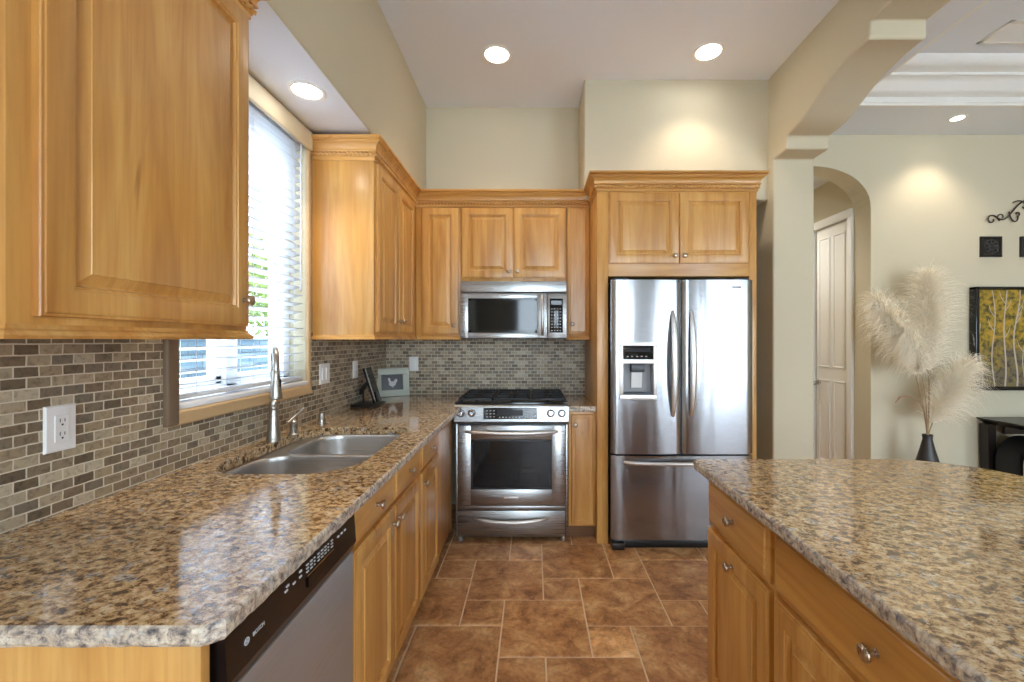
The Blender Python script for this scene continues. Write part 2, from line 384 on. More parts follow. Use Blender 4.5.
def thing(name, label, cat, loc, group=None):
    o = bpy.data.objects.new(name, None); C.objects.link(o); o.location = loc; o.empty_display_size = 0.05
    ORIG[o.name] = Vector(loc); o['label'] = label; o['category'] = cat
    if group: o['group'] = group
    return o
def tag(o, label, cat, group=None, kind=None):
    o['label'] = label; o['category'] = cat
    if group: o['group'] = group
    if kind: o['kind'] = kind
    return o
def struct(o, label=None, cat=None):
    o['kind'] = 'structure'
    if label: o['label'] = label
    if cat: o['category'] = cat
    return o
def text(name, body, size, loc, rot, m, parent, ext=0.0004):
    cu = bpy.data.curves.new(name, 'FONT'); cu.body = body; cu.size = size; cu.extrude = ext; cu.align_x = 'CENTER'; cu.align_y = 'CENTER'
    t = bpy.data.objects.new(name + '_source', cu); C.objects.link(t)
    bpy.context.view_layer.update()
    me = bpy.data.meshes.new_from_object(t); me.name = name
    bpy.data.objects.remove(t)
    me.materials.clear(); me.materials.append(m)
    o = bpy.data.objects.new(name, me); C.objects.link(o); o.parent = parent
    o.location = Vector(loc) - ORIG[parent.name]; o.rotation_euler = rot; ORIG[o.name] = Vector(loc)
    return o
FACE_X, FACE_Y, FACE_L = (R(90), 0, R(90)), (R(90), 0, 0), (R(90), 0, R(-90))

def rrect(x0, x1, y0, y1, r, n=6):
    """rounded rectangle, r = radius or four radii for (x0y0, x1y0, x1y1, x0y1)"""
    rs = r if isinstance(r, (list, tuple)) else [r] * 4; pts = []
    for (cx, cy, a0, rr) in ((x0 + rs[0], y0 + rs[0], 180, rs[0]), (x1 - rs[1], y0 + rs[1], 270, rs[1]), (x1 - rs[2], y1 - rs[2], 0, rs[2]), (x0 + rs[3], y1 - rs[3], 90, rs[3])):
        for i in range(n + 1):
            a = R(a0 + 90 * i / n); pts.append((cx + rr * math.cos(a), cy + rr * math.sin(a)))
    return pts

RAISED = [(0, 0), (0, 0.013), (0.002, 0.0155), (0.006, 0.0165), (0.007, 0.019), (0.010, 0.020), (0.052, 0.020), (0.054, 0.0175), (0.059, 0.0165), (0.062, 0.0085), (0.066, 0.0085), (0.086, 0.0165), (0.087, 0.0185), (0.090, 0.0190)]
SLAB = [(0, 0), (0, 0.010), (0.003, 0.0125), (0.010, 0.0140), (0.014, 0.0150), (0.015, 0.0182), (0.019, 0.020), (0.026, 0.020)]
def oriented(face, plane, a0, a1, z0, z1):
    """frame of a front: '+x' faces right, '-x' faces left, '-y' faces the camera"""
    w, h = a1 - a0, z1 - z0
    if face == '+x': return (plane, a0, z0), (0, 1, 0), (0, 0, 1), (1, 0, 0), w, h
    if face == '-x': return (plane, a0, z0), (0, 1, 0), (0, 0, 1), (-1, 0, 0), w, h
    return (a0, plane, z0), (1, 0, 0), (0, 0, 1), (0, -1, 0), w, h
def knob(parent, face, plane, a, z, sc=1.0):
    n = {'+x': (1, 0, 0), '-x': (-1, 0, 0), '-y': (0, -1, 0)}[face]
    base = (plane, a, z) if face != '-y' else (a, plane, z)
    m = MB(); p = [(0.009, 0), (0.009, 0.002), (0.0055, 0.004), (0.0048, 0.012), (0.009, 0.015), (0.0145, 0.018), (0.0158, 0.022), (0.0145, 0.026), (0.010, 0.0285), (0.004, 0.0295), (0, 0.0297)]
    m.lathe([(r * sc, h * sc) for r, h in p], base, n, 16); return m.build('knob', KNOBM, parent, smooth=50)
def front(kind, parent, face, plane, a0, a1, z0, z1, kn=None, m=None):
    mb = MB(); mb.rings(*oriented(face, plane, a0, a1, z0, z1), RAISED if kind == 'door' else SLAB)
    o = mb.build(kind, m or (WV if kind == 'door' else (WX if face == '-y' else WY)), parent, smooth=20)
    if kn: 
        s = {'+x': 1, '-x': -1, '-y': -1}[face]
        for q in (kn if isinstance(kn, list) else [kn]): knob(o, face, plane + s * 0.0195, *q)
    return o

# ------------------------------------------------------------------ room shell
XW, YB, ZC = -1.22, 3.55, 3.286
random.seed(4)
# floor: versailles pattern on a 0.2035 m grid
U, FX, FY = 0.2035, 0.05, 1.845
preset = [(-2, 0, 2, 4), (-2, -1, 1, 2), (-1, 1, 0, 2), (-4, -2, 1, 3), (-3, -2, 3, 4), (-3, -1, 4, 5), (-1, 0, 4, 5), (0, 2, 3, 5), (2, 3, 3, 5), (3, 5, 2, 4),
          (3, 4, 1, 2), (1, 3, 1, 3), (0, 1, 2, 3), (1, 2, 0, 1), (2, 4, -1, 1), (-3, -1, -1, 1), (-1, 0, -2, 0), (0, 2, -2, 0), (-4, -3, -1, 1)]
cells = {}; tiles = []
def put(a, b, c, d, tone=None):
    for i in range(a, b):
        for j in range(c, d): cells[(i, j)] = 1
    tiles.append((a, b, c, d, tone))
for t in preset: put(*t, tone=0.97 if t == (1, 2, 0, 1) else None)
I0, I1, J0, J1 = -8, 34, -26, 20
for j in range(J0, J1):
    for i in range(I0, I1):
        if (i, j) in cells: continue
        for (ww, hh) in random.sample([(2, 3), (2, 2), (2, 2), (3, 2), (1, 2), (2, 1)], 4) + [(1, 1)]:
            if all((i + p, j + q) not in cells and i + p < I1 and j + q < J1 for p in range(ww) for q in range(hh)):
                put(i, i + ww, j, j + hh); break
fm = bmesh.new(); tone_l = fm.loops.layers.color.new('tone')
def fquad(pts, mi, tone):
    f = fm.faces.new([fm.verts.new(p) for p in pts]); f.material_index = mi
    for l in f.loops: l[tone_l] = tone
fquad([(FX + U * I0, FY + U * J0, -0.004), (FX + U * I1, FY + U * J0, -0.004), (FX + U * I1, FY + U * J1, -0.004), (FX + U * I0, FY + U * J1, -0.004)], 1, (0.5, 0.5, 0.5, 1))
for a, b, c, d, tone in tiles:
    g = 0.0036; x0, x1, y0, y1 = FX + U * a + g, FX + U * b - g, FY + U * c + g, FY + U * d - g
    tv = (tone if tone else random.uniform(0.05, 0.82), random.random(), random.random(), 1); e = 0.003
    fquad([(x0 + e, y0 + e, 0), (x1 - e, y0 + e, 0), (x1 - e, y1 - e, 0), (x0 + e, y1 - e, 0)], 0, tv)
    o = [(x0, y0), (x1, y0), (x1, y1), (x0, y1)]; i_ = [(x0 + e, y0 + e), (x1 - e, y0 + e), (x1 - e, y1 - e), (x0 + e, y1 - e)]
    for k in range(4):
        l = (k + 1) % 4
        fquad([(*o[k], -0.004), (*o[l], -0.004), (*i_[l], 0), (*i_[k], 0)], 0, tv)
me = bpy.data.meshes.new('floor'); fm.to_mesh(me); fm.free(); me.materials.append(TRAV); me.materials.append(GROUT)
fo = bpy.data.objects.new('floor', me); C.objects.link(fo)
struct(fo, 'brown travertine tiles laid in a mixed-size pattern across the kitchen floor', 'floor')
gm = MB(); gm.box(-14, 16, -14, 16, -0.30, -0.06); struct(gm.build('ground', GROUND), 'ground outside the house, coloured pale to bounce daylight indoors', 'ground')  # ground colour kept pale to throw daylight up onto the ceilings

WY0, WY1, WZ0, WZ1 = 1.465, 2.315, 1.12, 2.45    # sink window opening
m = MB(); X0, X1 = -1.40, -1.23
m.box(X0, X1, -3.4, WY0, 0, 3.5); m.box(X0, X1, WY1, 3.72, 0, 3.5); m.box(X0, X1, WY0, WY1, 0, WZ0); m.box(X0, X1, WY0, WY1, WZ1, 3.5)
struct(m.build('wall_left', WALL), 'beige painted wall holding the sink window', 'wall')
m = MB(); X0, X1 = -1.235, XW
m.box(X0, X1, 0.2, 1.414, 0.90, 1.40); m.box(X0, X1, 1.414, 2.36, 0.90, 1.07); m.box(X0, X1, 2.36, YB, 0.90, 1.40)
struct(m.build('backsplash_left', MOSL), 'brown stone brick mosaic backsplash below the sink window wall', 'backsplash')
m = MB(); m.box(XW, 0.42, YB, YB + 0.015, 0.80, 1.80)
struct(m.build('backsplash_back', MOSB), 'grey brown stone brick mosaic backsplash behind the range', 'backsplash')
# back wall with arched hall opening (X 1.81..2.79)
m = MB(); A0, A1, ZS, RISE = 1.81, 2.79, 2.44, 0.36
Y0, Y1 = YB + 0.012, YB + 0.20
m.box(-1.40, A0, Y0, Y1, 0, 3.5); m.box(A1, 6.8, Y0, Y1, 0, 3.5)
arc = [((A0 + A1) / 2 - (A1 - A0) / 2 * math.cos(t), ZS + RISE * math.sin(t) ** 0.85) for t in [math.pi * i / 24 for i in range(25)]]
for p, q in zip(arc, arc[1:]): m.prism([p, q, (q[0], 3.5), (p[0], 3.5)], 1, Y0, Y1)
struct(m.build('wall_back', WALL), 'beige painted back wall with an arched hall opening', 'wall')
m = MB(); m.box(-1.25, -0.89, -3.3, YB, 2.492, ZC + 0.02, 0.012, 3)
so = m.build('soffit_left', [WALL, CEIL]); 
for p in so.data.polygons:
    if p.normal.z < -0.9: p.material_index = 1
struct(so, 'beige soffit with white underside running above the sink window', 'soffit')
m = MB(); m.box(0.372, 1.75, 3.185, YB + 0.02, 2.40, ZC + 0.02, 0.012, 3)
struct(m.build('soffit_back', WALL), 'beige soffit above the refrigerator cabinet', 'soffit')
m = MB(); m.box(-1.40, 1.90, -3.4, YB + 0.1, ZC, ZC + 0.1)
struct(m.build('ceiling', CEIL), 'white kitchen ceiling', 'ceiling')
m = MB(); m.box(-1.7, 7.1, -3.7, 6.6, 3.5, 3.62); struct(m.build('sky_blocker', CEIL), 'added unseen slab over the rooms keeping sky light out', 'sky_blocker')  # unseen slab added to stop sky light leaking into the rooms
# arched partition: pillar, stepped corbel, curve, header
PX0, PX1 = 1.733, 2.033
und = [(3.62, 0), (3.118, 0), (3.118, 2.672), (2.955, 2.672), (2.953, 2.762)]
und += [(2.87, 2.766), (2.79, 2.777), (2.72, 2.802), (2.648, 2.833), (2.60, 2.855), (2.552, 2.874), (2.498, 2.890), (2.443, 2.902), (2.393, 2.911), (2.343, 2.918), (2.25, 2.921)]
und += [(2.235, 2.92), (2.222, 2.925), (2.222, 3.01), (-1.60, 3.01), (-1.60, 2.92), (-2.32, 2.76), (-2.32, 2.67), (-2.5, 2.67), (-2.5, 0), (-3.2, 0), (-3.2, ZC + 0.05), (3.62, ZC + 0.05)]
und = [p for i, p in enumerate(und) if i == 0 or (Vector(p) - Vector(und[i - 1])).length > 1e-4]
m = MB(); m.prism(und, 0, PX0, PX1)
ao = m.build('wall_archway', WALL, smooth=15)
bv = ao.modifiers.new('bullnose', 'BEVEL'); bv.width = 0.012; bv.segments = 3; bv.limit_method = 'ANGLE'; bv.angle_limit = R(50)
struct(ao, 'beige stepped archway partition between kitchen and family room', 'archway')
# family room: lower perimeter ceiling, tray, crown
TX, TY, ZP = 2.26, 3.135, 3.06
m = MB(); m.box(PX1 - 0.02, 6.8, TY, YB + 0.1, ZP, 3.5); m.box(PX1 - 0.02, TX, -3.4, TY, ZP, 3.5); m.box(6.2, 6.8, -3.4, TY, ZP, 3.5); m.box(TX, 6.2, -3.4, -2.6, ZP, 3.5)
struct(m.build('ceiling_family_perimeter', CEIL), 'lower white ceiling border around the family room tray', 'ceiling')
m = MB(); m.box(TX - 0.02, 6.22, -2.62, TY + 0.02, ZC + 0.02, ZC + 0.1); struct(m.build('ceiling_family_tray', CEIL), 'raised white tray ceiling of the family room', 'ceiling')
prof = [(0, ZP), (0.018, ZP), (0.022, ZP + 0.016), (0.03, ZP + 0.02), (0.03, ZP + 0.055), (0.05, ZP + 0.062), (0.07, ZP + 0.085), (0.095, ZP + 0.12), (0.125, ZP + 0.15), (0.135, ZP + 0.152), (0.135, ZP + 0.17), (0.165, ZP + 0.18), (0.20, ZP + 0.205), (0.22, ZP + 0.25), (0, ZP + 0.25)]
m = MB(); m.sweep([(TX, -2.6), (TX, TY), (6.2, TY), (6.2, -2.6)], prof)
struct(m.build('trim_1', WHITE), 'white stepped crown moulding inside the tray ceiling', 'trim')
m = MB(); m.box(6.6, 6.8, -3.4, YB + 0.2, 0, 3.5); struct(m.build('wall_right', WALL), 'beige far wall of the family room', 'wall')
# rear wall (behind the viewer) with two glazed openings
m = MB(); Y0, Y1 = -3.4, -3.25
for x0, x1, z0, z1 in ((-1.4, -0.4, 0, 3.5), (1.4, 3.05, 0, 3.5), (5.7, 6.8, 0, 3.5), (-0.4, 1.4, 2.7, 3.5), (3.05, 5.7, 2.6, 3.5)): m.box(x0, x1, Y0, Y1, z0, z1)
struct(m.build('wall_rear', WALL), 'beige rear wall with glazed openings', 'wall')
for n, (x0, x1, zt, k) in enumerate(((-0.4, 1.4, 2.7, 2), (3.05, 5.7, 2.6, 3))):
    r = thing('window_%d' % (n + 2), 'white framed glass doors in the rear wall', 'window', (x0, -3.33, 0)); r['kind'] = 'structure'
    m = MB(); wd = (x1 - x0) / k
    for i in range(k):
        a, b = x0 + wd * i, x0 + wd * (i + 1)
        m.box(a, a + 0.06, -3.36, -3.30, 0.0, zt); m.box(b - 0.06, b, -3.36, -3.30, 0.0, zt); m.box(a, b, -3.36, -3.30, zt - 0.06, zt); m.box(a, b, -3.36, -3.30, 0.0, 0.08)
    m.build('frame', VINYL, r)
    m = MB()
    for i in range(k): m.box(x0 + wd * i + 0.05, x0 + wd * (i + 1) - 0.05, -3.333, -3.327, 0.07, zt - 0.05)
    m.build('pane', GLASS, r)
# hallway behind the arch
m = MB(); m.box(2.79, 2.95, YB + 0.2, 3.80, 0, 3.0); m.box(2.79, 2.95, 4.28, 6.3, 0, 3.0); m.box(2.79, 2.95, 3.80, 4.28, 2.45, 3.0); m.box(2.9, 2.95, 3.80, 4.28, 0, 2.45)
m.box(1.3, 1.46, YB + 0.2, 6.3, 0, 3.0); m.box(1.3, 2.95, 6.2, 6.3, 0, 3.0)
struct(m.build('wall_hall', WALL), 'beige hallway walls seen through the arch', 'wall')
m = MB(); m.box(1.3, 2.95, YB + 0.2, 6.3, 2.86, 3.0); struct(m.build('ceiling_hall', CEIL), 'white hallway ceiling', 'ceiling')
d = thing('door_1', 'narrow white panelled hallway door seen through the arch', 'door', (2.79, 4.04, 0)); d['kind'] = 'structure'
m = MB(); m.box(2.80, 2.835, 3.815, 4.265, 0.012, 2.435)
for a0, a1 in ((3.865, 4.015), (4.065, 4.215)):
    for z0, z1 in ((1.10, 2.34), (0.20, 0.98)):
        m.rings((2.80, a0, z0), (0, 1, 0), (0, 0, 1), (-1, 0, 0), a1 - a0, z1 - z0, [(0, -0.001), (0, 0.008), (0.008, 0.010), (0.018, 0.003), (0.034, 0.007), (0.036, 0.007)])
m.build('door_leaf', WHITE, d)
m = MB(); prof2 = [(0, 0.0), (0.0, 0.02), (0.03, 0.014), (0.07, 0.012), (0.07, 0)]
m.box(2.768, 2.80, 3.752, 3.812, 0, 2.445, 0.005); m.box(2.768, 2.80, 4.268, 4.335, 0, 2.445, 0.005); m.box(2.764, 2.80, 3.752, 4.335, 2.44, 2.515, 0.006)
m.build('door_casing', WHITE, d)
m = MB(); m.lathe([(0.026, 0), (0.026, 0.006), (0.010, 0.010), (0.010, 0.03), (0.024, 0.04), (0.028, 0.052), (0.022, 0.064), (0, 0.068)], (2.80, 4.222, 0.945), (-1, 0, 0)); m.build('knob', NICKEL, d)
m = MB(); m.box(A1, 6.6, YB, YB + 0.012, 0, 0.12, 0.003); struct(m.build('baseboard_back', WHITE), 'white baseboard of the family room back wall', 'baseboard')

# ------------------------------------------------------------------ sink window
wn = thing('window_1', 'white vinyl two-pane sink window above the mosaic backsplash', 'window', (-1.33, 1.89, WZ0)); wn['kind'] = 'structure'
m = MB(); xa, xb = -1.385, -1.315
m.box(xa, xb, WY0, WY0 + 0.045, WZ0, WZ1, 0.004); m.box(xa, xb, WY1 - 0.06, WY1, WZ0, WZ1, 0.004)
m.box(xa, xb, WY0, WY1, WZ1 - 0.05, WZ1, 0.004); m.box(xa, xb, WY0, WY1, WZ0, WZ0 + 0.055, 0.004); m.box(xa, xb, 1.835, 1.905, WZ0, WZ1, 0.004)
m.build('window_frame', VINYL, wn)
for a0, a1 in ((WY0 + 0.045, 1.835), (1.905, WY1 - 0.06)):
    m = MB(); xa2, xb2 = -1.375, -1.335; s_ = 0.032
    m.box(xa2, xb2, a0, a0 + s_, WZ0 + 0.055, WZ1 - 0.05, 0.003); m.box(xa2, xb2, a1 - s_, a1, WZ0 + 0.055, WZ1 - 0.05, 0.003)
    m.box(xa2, xb2, a0, a1, WZ0 + 0.055, WZ0 + 0.09, 0.003); m.box(xa2, xb2, a0, a1, WZ1 - 0.085, WZ1 - 0.05, 0.003)
    so = m.build('sash', VINYL, wn)
    m = MB(); m.box(-1.358, -1.354, a0 + s_ - 0.004, a1 - s_ + 0.004, WZ0 + 0.086, WZ1 - 0.081); m.build('pane', GLASS, so)
m = MB(); m.box(-1.32, -1.212, WY0 + 0.002, WY1 - 0.002, WZ0, WZ0 + 0.022, 0.006); m.build('sill', VINYL, wn)
tprof = lambda: None
m = MB(); m.box(-1.235, -1.204, 1.414, WY0, 1.07, WZ1 + 0.03, 0.008, 3); struct(m.build('trim_2', TRAVT), 'brown stone pencil trim up the near side of the sink window', 'trim')
m = MB(); m.prism([(WY0 - 0.051, 1.068), (2.36, 1.068), (2.315, 1.12), (WY0, 1.12)], 0, -1.235, -1.205)
so = m.build('trim_3', TRAVS); b_ = so.modifiers.new('round', 'BEVEL'); b_.width = 0.009; b_.segments = 3; struct(so, 'pale stone bullnose trim under the sink window', 'trim')
m = MB(); m.box(-1.235, -1.212, 2.315, 2.345, 1.07, WZ1 + 0.03, 0.008, 3); struct(m.build('trim_4', TRAVS), 'pale trim up the far side of the sink window', 'trim')
# blind
bl = thing('window_blind', 'white slatted blind hanging in the sink window, slats open', 'blind', (-1.25, 1.89, WZ0))
m = MB(); m.box(-1.222, -1.200, 1.43, 2.335, 2.385, 2.484, 0.006, 3); m.build('valance', CREAM, bl)
m = MB(); m.box(-1.29, -1.235, WY0 + 0.01, WY1 - 0.012, 2.40, 2.445, 0.003); m.build('headrail', BLIND, bl)
m = MB(); z = 1.20
while z < 2.39:
    yy0, yy1 = WY0 + 0.012, WY1 - 0.014
    tilt = 0.006
    m.prism([(-1.289, z - tilt), (-1.262, z + 0.003), (-1.235, z + tilt), (-1.235, z + tilt - 0.0026), (-1.262, z + 0.0004), (-1.289, z - tilt - 0.0026)], 1, yy0, yy1); z += 0.0435
m.build('slats', BLIND, bl, smooth=0)
m = MB(); m.box(-1.288, -1.236, WY0 + 0.012, WY1 - 0.014, 1.150, 1.168, 0.004); m.build('bottom_rail', BLIND, bl)
for y in (1.57, 1.89, 2.21):
    m = MB()
    for x in (-1.2915, -1.2325): m.tube([(x, y, 1.15), (x, y, 2.40)], 0.0011, 5)
    m.build('ladder_cord', BLIND, bl)
m = MB(); m.tube([(-1.226, 2.262, 1.62), (-1.226, 2.262, 2.40)], 0.0045, 8); m.build('tilt_wand', BLIND, bl)

# ------------------------------------------------------------------ outside
m = MB(); m.box(-3.9, -3.7, -2.0, 12.0, -0.06, 1.40)
BLK = bpy.data.materials.new('block_wall'); BLK.use_nodes = True; nt = BLK.node_tree; b = nt.nodes['Principled BSDF']
ge = N(nt, 'ShaderNodeNewGeometry'); se = N(nt, 'ShaderNodeSeparateXYZ'); co = N(nt, 'ShaderNodeCombineXYZ'); nt.links.new(ge.outputs['Position'], se.inputs[0]); nt.links.new(se.outputs['Y'], co.inputs[0]); nt.links.new(se.outputs['Z'], co.inputs[1])
br = N(nt, 'ShaderNodeTexBrick'); br.inputs['Scale'].default_value = 1; br.inputs['Brick Width'].default_value = 0.4; br.inputs['Row Height'].default_value = 0.15; br.inputs['Mortar Size'].default_value = 0.008
br.inputs['Color1'].default_value = lin((72, 92, 104)); br.inputs['Color2'].default_value = lin((48, 66, 78)); br.inputs['Mortar'].default_value = lin((30, 40, 48))
nt.links.new(co.outputs[0], br.inputs['Vector']); nt.links.new(br.outputs[0], b.inputs['Base Color']); b.inputs['Roughness'].default_value = 0.9
tag(m.build('garden_wall', BLK), 'grey block garden wall seen through the sink window', 'wall')
LEAF = simple('shrub_leaf', (98, 118, 48), 0.6)
random.seed(11)
def shrub(x, y, z0, r, h, label):
    t = thing('garden_shrub', label, 'shrub', (x, y, -0.06), 'shrubs beyond the garden wall')
    m = MB()
    for k in range(2600):
        a, b_, rr = random.uniform(0, 2 * math.pi), random.uniform(-1, 1), random.random() ** 0.4
        s = math.sqrt(1 - b_ * b_); p = Vector((x + r * rr * s * math.cos(a), y + r * rr * s * math.sin(a), z0 + h * 0.5 + h * 0.5 * rr * b_))
        d = Vector((random.gauss(0, 1), random.gauss(0, 1), random.gauss(0, .6))).normalized(); e = d.orthogonal().normalized(); L = random.uniform(0.05, 0.1)
        v = [m.bm.verts.new(p + q) for q in (d * L, e * L * 0.4, -d * L, -e * L * 0.4)]; m.bm.faces.new(v)
    f = m.build('foliage', LEAF, t, smooth=0, normals=False); f['kind'] = 'stuff'
    m = MB(); m.tube([(x, y, -0.06), (x + 0.05, y, z0 * 0.6), (x, y + 0.05, z0 + h * 0.5)], [0.07, 0.055, 0.03], 8); m.build('trunk', IRON, t)
shrub(-5.0, 6.6, 1.45, 0.95, 1.9, 'yellow green shrub showing above the garden wall at mid window')
shrub(-5.2, 8.8, 1.3, 1.0, 2.0, 'yellow green shrub at the far end of the garden wall')

# ------------------------------------------------------------------ crown moulding
CP = [(-0.002, 2.350), (0.005, 2.350), (0.008, 2.353), (0.008, 2.366), (0.012, 2.368), (0.012, 2.394), (0.020, 2.394), (0.0225, 2.399), (0.020, 2.404), (0.018, 2.405), (0.020, 2.416), (0.027, 2.428), (0.037, 2.435), (0.037, 2.439), (0.043, 2.441), (0.0455, 2.446), (0.043, 2.451), (0.050, 2.453), (0.056, 2.459), (0.056, 2.470), (-0.002, 2.470)]
def crown(name, path, parent=None):
    m = MB(); m.sweep(path, CP); o = m.build(name, WX, parent, smooth=30)
    # one continuous twisted cord following the mitred path
    pp = [Vector(p) for p in path]; nn = [Vector(((b - a).normalized().y, -(b - a).normalized().x)) for a, b in zip(pp, pp[1:])]
    cor = []
    for i, p in enumerate(pp):
        if i == 0: o_ = nn[0]
        elif i == len(pp) - 1: o_ = nn[-1]
        else: q = nn[i - 1] + nn[i]; o_ = q / q.dot(nn[i])
        cor.append(p + o_ * 0.0145)
    rm = MB(); rings = []; dist = 0.0
    for i in range(len(cor) - 1):
        a, b = cor[i], cor[i + 1]; L = (b - a).length; n = max(2, int(L / 0.0022)); nrm = nn[i]
        for k in range(n + (1 if i == len(cor) - 2 else 0)):
            c_ = a.lerp(b, k / n); ph_ = (dist + L * k / n) / 0.024 * 2 * math.pi; rg = []
            for t in range(10):
                th = 2 * math.pi * t / 10; r_ = 0.0070 * (1 + 0.42 * math.cos(2 * th - ph_))
                rg.append(rm.bm.verts.new((c_.x + nrm.x * r_ * math.cos(th), c_.y + nrm.y * r_ * math.cos(th), 2.381 + r_ * 1.35 * math.sin(th))))
            rings.append(rg)
        dist += L
    for a, b in zip(rings, rings[1:]):
        for t in range(10): rm.bm.faces.new([a[t], a[(t + 1) % 10], b[(t + 1) % 10], b[t]])
    rm.bm.faces.new(rings[0]); rm.bm.faces.new(rings[-1])
    rm.build('rope_trim', WX, o, smooth=60)
    return o

# ------------------------------------------------------------------ wall cabinets
ZB, ZT = 1.385, 2.365      # carcass
def rail(parent, path):
    m = MB(); m.sweep(path, [(-0.02, 1.362), (0.010, 1.362), (0.013, 1.368), (0.010, 1.376), (0.004, 1.380), (0.002, 1.388), (-0.02, 1.388)]); return m.build('light_rail', WX, parent, smooth=30)
XF = -0.885; YF = 3.215
# near cabinet
c = thing('wall_cabinet', 'large honey wood wall cabinet nearest the viewer, left of the sink window', 'cabinet', (-1.05, 1.01, 1.36), 'honey wood kitchen cabinets')
m = MB(); m.box(XW - 0.005, XF, 0.72, 1.325, ZB, ZT + 0.06, 0.002); m.build('carcass', WV, c)
front('door', c, '+x', XF, 0.757, 1.312, 1.402, 2.345, (1.282, 1.478))
crown('crown_moulding', [(XW, 0.72), (XF, 0.72), (XF, 1.325), (XW, 1.325)], c); rail(c, [(XW, 0.72), (XF, 0.72), (XF, 1.325), (XW, 1.325)])
# far left cabinet, two doors
c = thing('wall_cabinet', 'honey wood two-door wall cabinet between sink window and back corner', 'cabinet', (-1.05, 2.80, 1.36), 'honey wood kitchen cabinets')
m = MB(); m.box(XW - 0.005, XF, 2.374, 3.535, ZB, ZT + 0.06, 0.002); m.build('carcass', WV, c)
front('door', c, '+x', XF, 2.402, 2.762, 1.405, 2.345, (2.734, 1.478)); front('door', c, '+x', XF, 2.768, 3.128, 1.405, 2.345, (2.796, 1.478))
rail(c, [(XW, 2.374), (XF, 2.374), (XF, YF - 0.012)])
# back run
c = thing('wall_cabinet', 'narrow single-door honey wood wall cabinet left of the microwave', 'cabinet', (-0.71, 3.38, 1.36), 'honey wood kitchen cabinets')
m = MB(); m.box(XF + 0.002, -0.548, YF, YB - 0.003, ZB, ZT + 0.06, 0.002); m.build('carcass', WV, c)
front('door', c, '-y', YF, -0.838, -0.562, 1.405, 2.345, (-0.592, 1.468)); rail(c, [(XF + 0.014, YF), (-0.548, YF)])
c = thing('wall_cabinet', 'short two-door honey wood cabinet directly above the microwave', 'cabinet', (-0.15, 3.38, 1.78), 'honey wood kitchen cabinets')
m = MB(); m.box(-0.546, 0.242, YF, YB - 0.003, 1.783, ZT + 0.06, 0.002); m.build('carcass', WV, c)
front('door', c, '-y', YF, -0.540, -0.156, 1.822, 2.345, (-0.186, 1.868)); front('door', c, '-y', YF, -0.150, 0.236, 1.822, 2.345, (-0.120, 1.868))
c = thing('wall_cabinet', 'slim honey wood wall cabinet between microwave and refrigerator', 'cabinet', (0.33, 3.38, 1.36), 'honey wood kitchen cabinets')
m = MB(); m.box(0.244, 0.416, YF, YB - 0.003, ZB, ZT + 0.06, 0.002); m.build('carcass', WV, c)
mb = MB(); mb.rings(*oriented('-y', YF, 0.256, 0.398, 1.405, 2.345), SLAB); dd = mb.build('door', WV, c, smooth=20); knob(dd, '-y', YF - 0.0195, 0.284, 1.478)
rail(c, [(0.244, YF), (0.416, YF)])
cr = crown('crown_moulding', [(XW, 2.374), (XF, 2.374), (XF, YF), (0.418, YF)])
tag(cr, 'honey wood crown moulding running over the corner and microwave cabinets', 'moulding')

# refrigerator surround
FYF = 2.87
c = thing('refrigerator_cabinet', 'tall honey wood surround with two doors above the steel refrigerator', 'cabinet', (0.97, 3.2, 0), 'honey wood kitchen cabinets')
for x0, x1 in ((0.42, 0.494), (1.436, 1.486)):
    m = MB(); m.box(x0, x1, FYF, YB - 0.003 if x0 < 1 else YB - 0.37, 0.0, 2.425, 0.002); m.build('side_panel', WV, c)
m = MB(); m.box(0.4945, 1.4355, FYF, 3.18, 1.785, 2.425, 0.002); m.build('carcass', WX, c)
front('door', c, '-y', FYF, 0.502, 0.962, 1.870, 2.340, (0.934, 1.918)); front('door', c, '-y', FYF, 0.968, 1.428, 1.870, 2.340, (0.996, 1.918))
crown('crown_moulding', [(0.42, YF - 0.056), (0.42, FYF), (1.486, FYF), (1.486, 3.17)], c)

